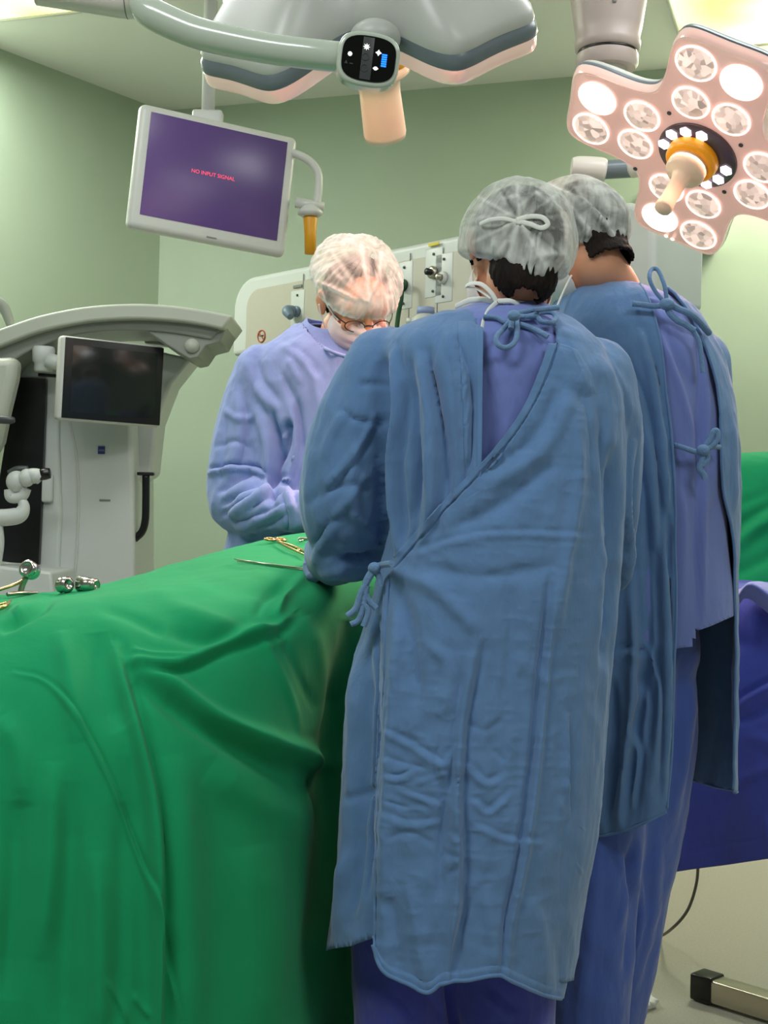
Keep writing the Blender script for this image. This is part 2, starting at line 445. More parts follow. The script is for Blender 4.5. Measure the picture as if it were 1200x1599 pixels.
def ring_loft(rows, nseg=96, vn=None, sq=.85, cy=0):
    """rows: (py, pxL, pxR, halfdepth, d) -> closed rings; returns V, faces (closed solid)"""
    rows = np.array(rows, float); rows = catmull(rows, vn or len(rows) * 6); V = []
    for (py, L, Rr, hd, d) in rows:
        a = P(L, py, d); b = P(Rr, py, d); c = (a + b) / 2; hw = np.linalg.norm(b - a) / 2
        for k in range(nseg):
            t = 2 * math.pi * k / nseg; ct, st = math.cos(t), math.sin(t)
            x = hw * math.copysign(abs(ct) ** sq, ct); y = hd * math.copysign(abs(st) ** sq, st)
            V.append(c + np.array([x, y, 0]))
    n = len(rows); Fc = []
    for i in range(n - 1):
        for k in range(nseg):
            a = i * nseg + k; b = i * nseg + (k + 1) % nseg; Fc.append((a, a + nseg, b + nseg, b))
    Fc.append(tuple(range(nseg))); Fc.append(tuple((n - 1) * nseg + k for k in range(nseg))[::-1])
    return np.array(V), Fc
def grid_faces(n, m):
    return [(i * m + j, i * m + j + 1, (i + 1) * m + j + 1, (i + 1) * m + j) for i in range(n - 1) for j in range(m - 1)]
def polyline(pts, n):
    """points spread evenly along a smoothed polyline"""
    q = catmull(pts, 200); s = np.concatenate([[0], np.cumsum(np.linalg.norm(np.diff(q, axis=0), axis=1))]); t = np.linspace(0, s[-1], n)
    return np.stack([np.interp(t, s, q[:, k]) for k in range(q.shape[1])], 1)
def project_panel(bvh, Lc, Rc, Tc, Bc, nu, nv, offset, dfall):
    """Coons patch of image-space boundary curves laid onto a garment; offset(u, v, x, y) in metres"""
    L = polyline(Lc, nv); Rr = polyline(Rc, nv); T = polyline(Tc, nu); B = polyline(Bc, nu)
    u = np.linspace(0, 1, nu)[None, :, None]; v = np.linspace(0, 1, nv)[:, None, None]
    S = (1 - u) * L[:, None] + u * Rr[:, None] + (1 - v) * T[None] + v * B[None] - ((1 - u) * (1 - v) * L[0] + u * (1 - v) * Rr[0] + (1 - u) * v * L[-1] + u * v * Rr[-1])
    D = np.full((nv, nu), np.nan); org = Vector(CAM)
    for i in range(nv):
        for j in range(nu):
            r = P(S[i, j, 0], S[i, j, 1], 1.0) - CAM
            h = bvh.ray_cast(org, Vector(r).normalized(), 12.0)
            if h[0] is not None: D[i, j] = (np.array(h[0]) - CAM) @ FW
    for i in range(nv):
        row = D[i]; ok = ~np.isnan(row)
        if ok.any(): D[i] = np.interp(np.arange(nu), np.arange(nu)[ok], row[ok])
    for j in range(nu):
        c = D[:, j]; ok = ~np.isnan(c)
        D[:, j] = np.interp(np.arange(nv), np.arange(nv)[ok], c[ok]) if ok.any() else dfall
    for _ in range(6):
        Q = D.copy(); Q[1:-1, 1:-1] = (D[:-2, 1:-1] + D[2:, 1:-1] + D[1:-1, :-2] + D[1:-1, 2:] + 4 * D[1:-1, 1:-1]) / 8; D = Q
    V = []
    for i in range(nv):
        for j in range(nu):
            x, y = S[i, j]; V.append(P(x, y, D[i, j] - offset(j / (nu - 1), i / (nv - 1), x, y)))
    V = np.array(V); Fc = grid_faces(nv, nu)
    if (vnormals(V, Fc) * (V - CAM)).sum() > 0: Fc = [q[::-1] for q in Fc]
    return V, Fc
def bvh_of(V, Fc): return BVHTree.FromPolygons([Vector(v) for v in V], Fc)

# ------------------------------------------------------------------ room
def unproj_z(px, py, z):
    r = P(px, py, 1.0) - CAM; return CAM + r * (z - CAM[2]) / r[2]
cornerL = unproj_z(255, 173, CEIL)
backR = unproj_z(901, 119, CEIL)
leftN = unproj_z(0, 76, CEIL)
bdir = nrm((backR - cornerL) * [1, 1, 0]); ldir = nrm((leftN - cornerL) * [1, 1, 0])
bEnd = cornerL + bdir * 5.4; lEnd = cornerL + ldir * 8.2
rEnd = bEnd + np.array([.3, -8.5, 0]); 
def wall(name, a, b, nrmsign=1, t=.12):
    a = np.array([a[0], a[1], 0]); b = np.array([b[0], b[1], 0]); d = nrm(b - a); n = np.array([-d[1], d[0], 0]) * nrmsign
    V = []
    for p in (a, b, b + n * t, a + n * t):
        V.append([p[0], p[1], 0]);
    V = np.array(V); V = np.vstack([V, V + [0, 0, CEIL]])
    return structure(build(name, V, [(0, 1, 2, 3), (4, 5, 6, 7), (0, 1, 5, 4), (1, 2, 6, 5), (2, 3, 7, 6), (3, 0, 4, 7)], 'wall_paint', smooth=False))
wall('wall_back', cornerL, bEnd)
wall('wall_left', lEnd, cornerL)
wall('wall_right', bEnd, rEnd)
fl = rbox((0, 2.3, -.05), (16, 14, .1), 0); structure(build('floor', fl[0], fl[1], 'floor_vinyl', smooth=False))
ce = rbox((0, 2.3, CEIL + .06), (16, 14, .12), 0); structure(build('ceiling', ce[0], ce[1], 'ceiling_paint', smooth=False))
def luminaire(name, c, sx, sy, label, ax=None):
    t = thing(name, (c[0], c[1], CEIL), label, 'ceiling light')
    A = ax if ax is not None else np.eye(3)
    fr = MB()
    for s in (-1, 1):
        fr.add(*rbox(np.array([c[0], c[1], CEIL - .012]) + A[0] * s * (sx / 2 + .006), (.012, sy + .024, .016), .004, A))
        fr.add(*rbox(np.array([c[0], c[1], CEIL - .012]) + A[1] * s * (sy / 2 + .006), (sx, .012, .016), .004, A))
    fr.obj('frame', 'white_plastic', t)
    d = rbox((c[0], c[1], CEIL - .006), (sx, sy, .012), .003, A); build('diffuser', d[0], d[1], 'luminaire_glow', t)
    return t
ax = np.array([bdir, [-bdir[1], bdir[0], 0], [0, 0, 1]])
c1 = unproj_z(1072, 74, CEIL); cc = c1 + bdir * .42 - ax[1] * .75
luminaire('ceiling_light', cc, .84, 1.5, 'yellowish glowing square ceiling light above the large round surgical lamp', ax)
c2 = unproj_z(128, 11, CEIL); cc2 = c2 - bdir * .42 - ax[1] * .6
luminaire('ceiling_light', cc2, .84, 1.2, 'small bright corner of a ceiling light over the left wall', ax)

# ------------------------------------------------------------------ green drape over the operating table
def spline_grid(G, nr, nc):
    G = np.asarray(G, float); nR, nC, _ = G.shape
    A = np.stack([catmull(G[:, j], nr) for j in range(nC)], 1)
    return np.stack([catmull(A[i], nc) for i in range(nr)], 0)
def green_drape():
    xs = [-260, -60, 60, 170, 270, 360, 450, 530, 610, 720, 900]
    rows = [
        ([940, 935, 931, 915, 886, 859, 839, 834, 834, 836, 840], [2.75, 2.75, 2.75, 2.8, 2.9, 3.0, 3.1, 3.12, 3.15, 3.2, 3.3]),
        ([951, 944, 936, 925, 904, 880, 864, 858, 858, 860, 866], [2.5, 2.5, 2.5, 2.5, 2.6, 2.7, 2.8, 2.85, 2.9, 2.95, 3.05]),
        ([975, 955, 944, 938, 935, 925, 912, 902, 895, 893, 893], [2.30, 2.27, 2.26, 2.28, 2.34, 2.42, 2.5, 2.6, 2.7, 2.77, 2.85]),
        ([1040, 1030, 1010, 1000, 1000, 1000, 985, 980, 975, 970, 970], [2.12, 2.10, 2.12, 2.15, 2.19, 2.25, 2.35, 2.5, 2.66, 2.76, 2.86]),
        ([1140] * 11, [2.03, 2.0, 2.02, 2.04, 2.08, 2.15, 2.28, 2.5, 2.68, 2.78, 2.88]),
        ([1290] * 11, [1.97, 1.95, 1.96, 1.98, 2.02, 2.10, 2.24, 2.48, 2.68, 2.78, 2.88]),
        ([1460] * 11, [1.93, 1.9, 1.92, 1.94, 1.98, 2.06, 2.2, 2.45, 2.68, 2.78, 2.88]),
        ([1700] * 11, [1.9, 1.87, 1.88, 1.91, 1.95, 2.02, 2.16, 2.42, 2.66, 2.78, 2.88])]
    G = []
    for py, d in rows: G.append([P(x, y, dd) for x, y, dd in zip(xs, py, d)])
    last = [np.array([p[0], p[1] - .01, .02]) for p in G[-1]]; G.append(last)
    first = []
    for p in G[0]: first.append(np.array([p[0], p[1] + .10, p[2] - .14]))
    far = [np.array([p[0], p[1] + .04, p[2] - .42]) for p in first]
    G = [far, first] + G
    V = spline_grid(G, 430, 520); nr, nc, _ = V.shape; V = V.reshape(-1, 3); Fc = grid_faces(nr, nc)
    Fc = [f[::-1] for f in Fc]
    N = vnormals(V, Fc)
    if (N * (V - CAM)).sum(1).mean() > 0: Fc = [f[::-1] for f in Fc]
    folds = [
        ([(20, 1050), (75, 1068), (130, 1140), (180, 1240), (215, 1330), (245, 1410), (262, 1500), (285, 1640)], 4, 5, 's'),
        ([(95, 985), (108, 1060), (122, 1160)], 16, 9), ([(150, 985), (160, 1060), (190, 1140)], 20, -9),
        ([(178, 1010), (215, 1150), (238, 1260), (247, 1400), (249, 1640)], 10, 15, 's'),
        ([(200, 1180), (215, 1300), (222, 1450), (222, 1640)], 20, -10),
        ([(270, 1180), (285, 1330), (300, 1640)], 26, 9), ([(330, 1180), (345, 1350), (350, 1640)], 30, -8),
        ([(85, 1190), (80, 1350), (60, 1500)], 18, 10), ([(110, 1220), (108, 1350), (100, 1500), (100, 1640)], 20, -11), ([(25, 1250), (20, 1400), (8, 1560)], 20, -12),
        ([(150, 1330), (155, 1450), (155, 1640)], 17, 12), ([(190, 1250), (192, 1400), (186, 1600)], 16, -9),
        ([(205, 1032), (270, 1075), (340, 1125), (440, 1165), (530, 1192)], 14, 22, 'r'),
        ([(215, 1055), (300, 1120), (380, 1170), (500, 1235)], 18, -18),
        ([(330, 1200), (420, 1260), (500, 1290)], 26, 8),
        ([(200, 1030), (280, 1036), (350, 1005), (420, 985), (455, 960)], 8, 11, 'z'),
        ([(205, 1012), (235, 1022), (300, 1026)], 5, 7),
        ([(215, 905), (250, 935), (320, 970), (400, 992), (450, 1000)], 15, 12),
        ([(260, 985), (330, 1000), (390, 975)], 12, -9),
        ([(300, 905), (400, 925), (470, 905)], 12, -8),
        ([(380, 880), (440, 905), (480, 890)], 9, 6),
        ([(430, 965), (450, 925), (485, 895)], 8, 10), ([(400, 960), (420, 925), (465, 895)], 8, -7),
        ([(395, 985), (415, 1010), (455, 1090), (470, 1150)], 7, 5), ([(425, 960), (470, 1060), (490, 1110)], 7, -4),
        ([(480, 960), (500, 1020), (505, 1100), (490, 1150)], 14, 8),
        ([(555, 970), (535, 1090), (525, 1190), (520, 1300), (500, 1480), (490, 1600)], 22, -30),
        ([(495, 1200), (500, 1240), (515, 1275)], 8, -9), ([(470, 1180), (520, 1200)], 10, 8),
        ([(75, 925), (50, 940), (20, 960)], 8, 12), ([(95, 918), (60, 952), (0, 985)], 7, -13),
       
        ([(0, 1120), (30, 1180), (40, 1260)], 18, 8),
        ([(400, 1320), (420, 1450), (415, 1620)], 34, 10), ([(460, 1300), (470, 1450), (455, 1600)], 24, -8),
        ([(165, 1530), (190, 1570), (200, 1600)], 5, 5), ([(210, 1555), (235, 1590)], 5, 5),
        ([(120, 905), (180, 925), (270, 925), (350, 912)], 9, 7), ([(150, 945), (200, 960), (260, 990)], 10, -7),
    ]
    V = sculpt(V, Fc, folds, gain=1.15)
    N = vnormals(V, Fc)
    px, py = proj(V)
    V += N * (.004 * fbm(V * [7, 7, 4], 3))[:, None]
    o = build('green_drape', V, Fc, 'drape_green')
    solidify(o, .0015)
    tag(o, 'large green cloth drape hanging over the operating table down to the floor', 'surgical drape')
    return V, Fc
DRV, DRF = green_drape()
DR_BVH = bvh_of(DRV, DRF)

# ------------------------------------------------------------------ people
def hand_shapes(wr, direction, palm_n, side, curl=.5, s=1.0, fat=1.0):
    """palm, four unequal fingers and a thumb from the side of the palm; side = +1/-1 picks the thumb's side"""
    d = nrm(direction); n = nrm(palm_n - d * (np.dot(palm_n, d))); x = np.cross(d, n) * side
    out = limb([wr, wr + d * .05 * s, wr + d * .085 * s], [.022 * s * fat, .028 * s * fat, .026 * s * fat], seg=14)
    for k in (-.026, -.009, .009, .026):
        out += limb([wr + d * .03 * s + x * k * .7, wr + d * .092 * s + x * k], [.014 * s * fat, .012 * s * fat], seg=12)
    for k, L in zip((.028, .010, -.009, -.027), (.070, .078, .072, .056)):
        b = wr + d * .090 * s + x * k; a = curl * .5; p = [b]; dd = d
        for q, fr in enumerate((.45, .32, .23)):
            dd = nrm(math.cos(a * (q * .8 + .6)) * d + math.sin(a * (q * .8 + .6)) * n); p.append(p[-1] + dd * L * fr * s)
        out += limb(p, [.0098 * fat, .0092 * fat, .0085 * fat, .0075 * fat], seg=12)
    tb = wr + d * .022 * s + x * .022; t1 = tb + nrm(d * .75 + x * .75 + n * .25) * .04 * s; t2 = t1 + nrm(d + x * .25 + n * .5) * .032 * s
    out += limb([tb, t1, t2], [.014 * fat, .012 * fat, .009 * fat], seg=12)
    return out

def head_shapes(c, f, u):
    f = nrm(f); u = nrm(u - f * np.dot(u, f)); r = np.cross(f, u); A = np.array([r, f, u])
    L = lambda x, y, z: c + r * x + f * y + u * z
    S = [sphere(L(0, -.012, .022), (.076, .096, .092), A, 40, 24), sphere(L(0, .03, -.035), (.058, .062, .082), A, 32, 20),
         sphere(L(0, .062, -.098), (.026, .024, .02), A), sphere(L(0, .045, .03), (.062, .055, .06), A)]
    S += limb([L(0, .092, .018), L(0, .102, -.002), L(0, .112, -.026)], [.008, .010, .014])
    S += [sphere(L(s * .013, .102, -.03), (.009, .009, .008), A) for s in (-1, 1)]
    S += limb([L(-.05, .068, .03), L(-.02, .092, .034), L(.02, .092, .034), L(.05, .068, .03)], [.010, .011, .011, .010])
    S += [sphere(L(s * .036, .070, -.022), (.024, .024, .02), A) for s in (-1, 1)]
    S += limb([L(-.022, .084, -.062), L(0, .094, -.060), L(.022, .084, -.062)], [.006, .009, .006])
    S += limb([L(-.018, .084, -.070), L(0, .092, -.071), L(.018, .084, -.070)], [.006, .008, .006])
    for s in (-1, 1):
        S += [sphere(L(s * .033, .072, .008), (.015, .014, .012), A)]
        e = L(s * .080, -.012, -.008); ex = nrm(r * s * .45 - f * .9)
        B = np.array([nrm(np.cross(u, ex)), ex, u])
        S += [sphere(e + ex * .008, (.007, .019, .032), B), sphere(e + ex * .004 - u * .022, (.007, .013, .014), B)]
        S += limb([e + u * .02, e + ex * .02 + u * .026, e + ex * .027, e + ex * .014 - u * .028], [.005, .005, .005, .004], seg=8)
    return S, (r, f, u)

def body(root, c, f, u, neck, chest, hip, sh, el, wr, kn, an, hands, foot_dir, vox=.0055):
    S, ax = head_shapes(c, f, u)
    S += limb([c - ax[2] * .07 - ax[1] * .015, neck, neck * .6 + chest * .4], [.056, .058, .07], seg=28)
    for i in (0, 1):
        S += limb([neck * .5 + chest * .5, sh[i]], [.07, .058]); S += limb([sh[i], el[i], wr[i]], [.050, .037, .026])
        S += hand_shapes(*hands[i])
        hp = hip + (sh[i] - (sh[0] + sh[1]) / 2) * .45
        S += limb([hp, kn[i], an[i]], [.078, .052, .036])
        S += limb([an[i], an[i] - [0, 0, .03] + nrm(foot_dir) * .06, an[i] - [0, 0, .045] + nrm(foot_dir) * .17], [.036, .04, .028])
    mid = (chest + hip) / 2; rr = nrm(sh[1] - sh[0]); bk = nrm(np.cross(rr, [0, 0, 1])); B = np.array([rr, bk, [0, 0, 1]])
    S += [sphere(chest, (.165, .115, .19), B), sphere(mid, (.145, .105, .2), B), sphere(hip, (.135, .10, .14), B)]
    V, Fc = remesh(S, vox, 4)
    return build('body', V, Fc, 'skin', root), ax

def hair(root, c, ax, low=-.075, front=.055, wid=1.0):
    """short hair over the skull and down to the nape"""
    r, f, u = ax; A = np.array(ax)
    V, Fc = sphere(c - f * .014 + u * .020, (.083 * wid, .102, .098), A, 72, 44)
    V2, F2 = sphere(c - f * .042 - u * .032, (.064 * wid, .052, .070), A, 48, 30)
    nape = sphere(c - f * .040 - u * .080, (.060, .055, .066), A, 48, 30)
    V, Fc = remesh([(V, Fc), (V2, F2), nape], .0035, 4)
    L = (V - c) @ A.T
    kill = (L[:, 1] > front) & (L[:, 2] < .09 + (.055 - front)) | (L[:, 2] < low + .006 * vnoise(V * 90)) | ((L[:, 1] > .0) & (L[:, 2] < .012)) | ((L[:, 1] > -.03) & (L[:, 2] < -.035))
    V, Fc = cut(V, Fc, kill); N = vnormals(V, Fc)
    V += N * (.0018 * vnoise(V * [260, 260, 60]))[:, None]
    o = build('hair', V, Fc, 'hair', root); solidify(o, .006, -1); return o

def cap_mesh(root, c, ax, radii, cover, tilt, folds, knot=None, seed=0, pleat=.004, lobe=None, name='hair_cap', pl_lines=(), tuck=.16):
    """bouffant cap: thin gathered dome; axis = cap's crown direction"""
    r, f, u = ax
    z = nrm(u + tilt[0] * f + tilt[1] * r); x = nrm(np.cross(f, z)); y = np.cross(z, x); A = np.array([x, y, z])
    nt, npn = 110, 260; V = []
    for i in range(nt):
        t = cover * (i / (nt - 1)) ; 
        for k in range(npn):
            p = 2 * math.pi * k / npn; V.append([math.sin(t) * math.cos(p), math.sin(t) * math.sin(p), math.cos(t)])
    V = np.array(V); tt = np.repeat(np.linspace(0, 1, nt), npn); ph = np.tile(np.linspace(0, 2 * np.pi, npn, endpoint=False), nt)
    rad = np.ones(len(V))
    # gathers near the elastic
    q = np.stack([np.cos(ph) * 5 + seed, np.sin(ph) * 5, tt * 1.2], 1)
    g = ridged(q * 1.6, 2)
    rad += g * .03 * np.clip((tt - .25) / .5, 0, 1) + .035 * fbm(np.stack([V[:, 0] * 2.2 + seed, V[:, 1] * 2.2, V[:, 2] * 2.2], 1), 3)
    rad *= 1 - tuck * np.clip((tt - .90) / .10, 0, 1) ** 1.5
    W = (V * rad[:, None] * np.array(radii)) @ A + c
    Fc = []
    for i in range(nt - 1):
        for k in range(npn):
            a = i * npn + k; b = i * npn + (k + 1) % npn; Fc.append((a, a + npn, b + npn, b))
    N = vnormals(W, Fc)
    if (N * (W - c)).sum() < 0: Fc = [q[::-1] for q in Fc]; N = -N
    if lobe is not None:
        for (lx, ly, wdt, amt, dr) in lobe:
            px, py = proj(W); g = np.exp(-((px - lx) ** 2 + (py - ly) ** 2) / wdt ** 2) * np.clip(-(N * nrm(c - CAM)).sum(1) + .2, 0, 1)
            W = W + g[:, None] * np.asarray(dr) * amt
    W = sculpt(W, Fc, folds)
    N = vnormals(W, Fc)
    # pleat attribute: where the fabric doubles up it is whiter
    px, py = proj(W); att = .28 + .22 * np.clip(ridged(q * 2.4, 2), -1, 1) * np.clip((tt - .1) / .4, 0, 1)
    att += .55 * np.clip((tt - .93) / .05, 0, 1)
    face = (N * (W - CAM)).sum(1) < 0
    for ln in pl_lines:
        pts = [tuple(a) for a in catmull(ln[0], 12)] if len(ln[0]) > 2 else ln[0]
        d, s, t = seg_dist(px, py, pts); att += np.where(face, ln[2] * np.exp(-(d / ln[1]) ** 2), 0)
    o = build(name, W, Fc, 'cap_nonwoven', root)
    a = o.data.attributes.new('pleat', 'FLOAT', 'POINT'); a.data.foreach_set('value', np.clip(att, -.3, 1.2).astype(np.float32))
    return o

def ribbon(name, pts, w, m, parent, flat=.35, n=None):
    V, Fc = tube(pts, w, n=n, seg=12, flat=flat); return build(name, V, Fc, m, parent)
def PP(d, *pts): return [P(x, y, (q[0] if q else d)) for x, y, *q in pts]
def hem_tube(pts, r, m, parent, name='hem', n=None):
    V, Fc = tube(pts, r, n=n or len(pts) * 6, seg=10); return V, Fc

# ---------------- person in the middle, seen from behind
def person_middle():
    D = 2.35
    t = thing('person', P(760, 1600, D) * [1, 1, 0], 'person from behind in closed wrap gown with a bow on the hair cap', 'person', 'surgical team')
    c = P(803, 400, D + .03); f = np.array([-.22, .80, -.55]); u = np.array([.0, .5, .85])
    hip = P(745, 1030, D + .02); fz = 0.0
    sh = [P(632, 585, D), P(905, 600, D)]; el = [P(548, 838, D + .05), P(925, 850, D + .06)]
    wr = [P(508, 862, D + .27), P(700, 850, D + .36)]
    kn = [P(655, 1450, D + .0), P(815, 1450, D + .0)]; an = [np.array([kn[0][0] - .01, D + .02, .08]), np.array([kn[1][0] + .01, D + .02, .08])]
    hands = [(wr[0], np.array([.3, 1, -.1]), np.array([.5, 0, -1.0]), 1, .6), (wr[1], np.array([-.7, .7, -.1]), np.array([-.3, 0, -1.0]), -1, .6)]
    b, ax = body(t, c, f, u, P(800, 492, D + .01), P(775, 660, D + .02), hip, sh, el, wr, kn, an, hands, [0, 1, 0])
    hair(t, c, ax, low=-.142, wid=1.0)
    # cap
    K = (812, 345)
    rad = [((K[0] + 4 * math.cos(a), K[1] + 4 * math.sin(a)), (K[0] + L * math.cos(a), K[1] + L * math.sin(a))) for a, L in
           [(R_(x), l) for x, l in ((-170, 80), (-150, 75), (-120, 60), (-95, 55), (-60, 62), (-35, 70), (-12, 75), (12, 75), (38, 80), (60, 85), (82, 90), (105, 80), (130, 70), (155, 80), (175, 85))]]
    folds = [([a, b_], 3.2, 5 if i % 2 else -4, 't') for i, (a, b_) in enumerate(rad)]
    folds += [([(838, 300), (880, 335), (890, 380)], 3, 4), ([(830, 300), (812, 320)], 3, 3), ([(860, 318), (840, 370)], 3, -3), ([(770, 372), (775, 400), (790, 425)], 4, 4),
              ([(735, 350), (770, 340), (812, 345)], 6, 6), ([(815, 360), (835, 410), (850, 432)], 5, 3), ([(845, 400), (880, 400), (885, 430)], 5, 5), ([(800, 380), (780, 410)], 4, -4)]
    pl = [([a, b_], 3.0, .35 if i % 2 else -.22) for i, (a, b_) in enumerate(rad)]
    pl += [([(812, 345), (770, 338), (730, 356)], 7, .45), ([(838, 300), (880, 335), (890, 380)], 3, .4), ([(812, 320), (838, 300)], 3, .4), ([(862, 315), (848, 345)], 4, .3),
           ([(800, 360), (790, 385), (760, 395)], 10, .35), ([(825, 360), (845, 390), (858, 420)], 7, .35), ([(870, 385), (885, 400), (890, 420)], 9, .4), ([(805, 410), (830, 425), (850, 425)], 14, .35),
           ([(830, 360), (850, 350), (875, 350)], 8, -.35), ([(845, 330), (820, 305)], 9, -.3), ([(850, 340), (865, 365)], 22, -.4), ([(770, 310), (790, 325)], 14, -.2)]
    cap_mesh(t, P(809, 372, D + .018), ax, (.101, .122, .107), R_(125), (-.95, .10), folds, seed=3,
             lobe=[(832, 418, 40, .038, [0, -.5, -.75]), (880, 405, 28, .012, [.4, -.6, -.5]), (K[0], K[1], 8, .004, [0, 1, 0])], pl_lines=pl)
    dk = D - .105
    ribbon('cap_bow', PP(dk, (806, 344), (828, 338), (848, 340), (856, 350), (846, 356), (828, 350), (812, 346)), .0042, 'ribbon_white', t)
    ribbon('cap_bow', PP(dk, (814, 348), (790, 342), (768, 343), (750, 350, dk + .03)), .0036, 'ribbon_white', t)
    # mask ties at the nape
    nk = D - .075
    ribbon('mask_tie', PP(nk, (712, 478, nk + .10), (738, 468, nk + .05), (768, 470), (790, 480), (806, 488), (826, 492, nk - .01)), .0050, 'ribbon_white', t, .3)
    ribbon('mask_tie', PP(nk, (776, 472, nk - .01), (768, 458, nk - .012), (752, 444, nk - .01), (736, 443, nk), (728, 448, nk + .01), (745, 451, nk), (768, 466, nk - .01)), .0042, 'ribbon_white', t, .3)
    ribbon('mask_tie', PP(nk, (776, 472, nk - .012), (764, 484, nk - .02), (756, 500, nk - .04), (753, 514, nk - .055)), .0040, 'ribbon_white', t, .3)
    ribbon('mask_tie', PP(nk, (778, 470, nk - .01), (798, 470, nk - .01), (812, 478), (806, 490, nk - .01), (790, 480, nk - .01)), .0040, 'ribbon_white', t, .3)
    ribbon('mask_tie', PP(nk, (806, 472, nk), (830, 476, nk + .02), (852, 488, nk + .06)), .0040, 'ribbon_white', t, .3)
    # mask seen at the cheek
    r_, f_, u_ = ax
    face_mask(t, c, ax)
    # scrub shirt showing in the V of the gown
    V, Fc = ring_loft([(474, 748, 852, .055, D + .0), (484, 722, 866, .075, D), (500, 680, 876, .10, D), (520, 660, 890, .12, D), (560, 655, 915, .145, D), (640, 655, 930, .152, D), (760, 655, 930, .16, D), (900, 655, 930, .16, D), (1100, 655, 930, .16, D), (1120, 655, 930, .1, D)], 140, 110)
    V = sculpt(V, Fc, [([(765, 530), (780, 580), (800, 640), (790, 700)], 5, 7, 's'), ([(757, 545), (775, 610), (785, 640)], 4, 5), ([(828, 520), (842, 570)], 3, -4), ([(800, 600), (830, 560)], 10, 4), ([(775, 650), (765, 710)], 8, -5)])
    build('scrub_shirt', V, Fc, 'scrub_violet', t)
    # gown: one continuous sewn shell of torso and sleeves
    tor = ring_loft([(488, 735, 862, .06, D), (500, 672, 890, .09, D), (518, 625, 915, .115, D), (545, 592, 938, .145, D), (600, 585, 958, .165, D), (680, 585, 968, .175, D), (760, 592, 968, .18, D), (850, 598, 965, .185, D),
                     (950, 578, 958, .19, D), (1080, 545, 944, .19, D), (1250, 535, 930, .2, D), (1400, 522, 906, .2, D), (1500, 508, 893, .2, D), (1590, 500, 884, .2, D)], 120, 120, sq=.8)
    sl = limb(PP(D, (600, 572), (560, 680, D + .01), (540, 780, D + .02), (548, 850, D + .06)), [.068, .078, .078, .068]) + limb(PP(D, (548, 845, D + .06), (520, 868, D + .18), (505, 862, D + .30)), [.074, .05, .036])
    sl += [sphere(P(535, 862, D + .06), (.060, .07, .052))]
    sr = limb(PP(D, (925, 590), (942, 700, D + .02), (938, 800, D + .03), (925, 880, D + .07)), [.068, .066, .066, .068]) + limb([P(925, 880, D + .07), P(840, 870, D + .28), P(710, 852, D + .36)], [.068, .05, .036])
    V, Fc = remesh([tor] + sl + sr, .0055, 6)
    px, py = proj(V)
    gf = [
        ([(597, 560), (602, 640), (598, 730), (603, 830), (598, 900)], 9, -24), ([(612, 545), (620, 640), (612, 740), (622, 860)], 7, 12, 's'),
        ([(640, 560), (648, 680), (655, 760), (642, 850)], 9, -16), ([(668, 540), (690, 640), (700, 740), (700, 800)], 9, -12), ([(655, 560), (672, 660), (676, 780), (662, 840)], 8, 10, 's'),
        ([(700, 520), (722, 600), (728, 740)], 6, 7, 's'), ([(735, 560), (738, 690), (722, 760)], 6, -8), ([(625, 870), (660, 780), (672, 700)], 8, 6),
        ([(560, 600), (600, 600)], 6, -4), ([(535, 640), (555, 655), (590, 660)], 5, -5),
        ([(590, 640), (560, 700), (500, 775)], 5, 5, 's'), ([(575, 740), (530, 800), (492, 880)], 6, 5), ([(555, 690), (550, 790), (588, 840)], 7, 6), ([(480, 790), (520, 760), (580, 760)], 8, -4),
        ([(495, 850), (515, 820), (540, 800)], 6, -5), ([(530, 870), (570, 872), (592, 860)], 7, -16), ([(500, 900), (540, 890)], 8, 5), ([(510, 720), (520, 680), (545, 640)], 6, 4),
        ([(985, 690), (975, 780), (982, 860), (968, 950), (950, 1010)], 6, 8, 's'), ([(955, 700), (962, 800), (955, 930), (945, 1040)], 8, -20), ([(935, 640), (945, 760), (948, 860)], 7, -8),
        ([(925, 560), (960, 600), (985, 660)], 14, 5), ([(965, 880), (960, 930), (948, 990)], 5, -10),
        ([(552, 1010), (545, 1150), (540, 1290), (530, 1440)], 8, 7), ([(572, 980), (566, 1150), (560, 1300), (552, 1450)], 10, -12), ([(585, 950), (588, 1080), (580, 1240), (575, 1400)], 5, -14),
        ([(540, 1250), (560, 1240), (585, 1235)], 6, -5), ([(520, 1470), (530, 1400), (548, 1330)], 6, 6),
    ]
    V = sculpt(V, Fc, gf, gain=1.5)
    N = vnormals(V, Fc)
    V += N * (.0022 * ridged(V * [26, 26, 12], 2) + .006 * fbm(V * [9, 9, 3.5], 2))[:, None]
    gb = bvh_of(V, Fc)
    px, py = proj(V); N = vnormals(V, Fc); near = V[:, 1] < D + .03
    hemy = np.interp(px, [505, 545, 583, 600, 665, 690, 775, 830, 880, 900], [1483, 1478, 1465, 1500, 1520, 1510, 1500, 1520, 1535, 1530])
    hemy = np.where(V[:, 1] < D + .02, hemy, 1470)
    gap = near & inside_poly(px, py, [(746, 440), (862, 440), (868, 545), (838, 625), (782, 712), (746, 745)])
    kill = gap | (py > hemy) | (((py < 500) & (np.hypot(V[:, 0] - P(800, 480, D)[0], V[:, 1] - D) < .078)))
    V2, F2 = cut(V, Fc, kill)
    V2 = snap_hem(V2, F2, lambda x, y, W: np.where(W[:, 1] < D + .02, np.interp(x, [505, 545, 583, 600, 665, 690, 775, 830, 880, 900], [1483, 1478, 1465, 1500, 1520, 1510, 1500, 1520, 1535, 1530]), 1470))
    g = build('surgical_gown', V2, F2, 'gown_blue', t); solidify(g, .003)
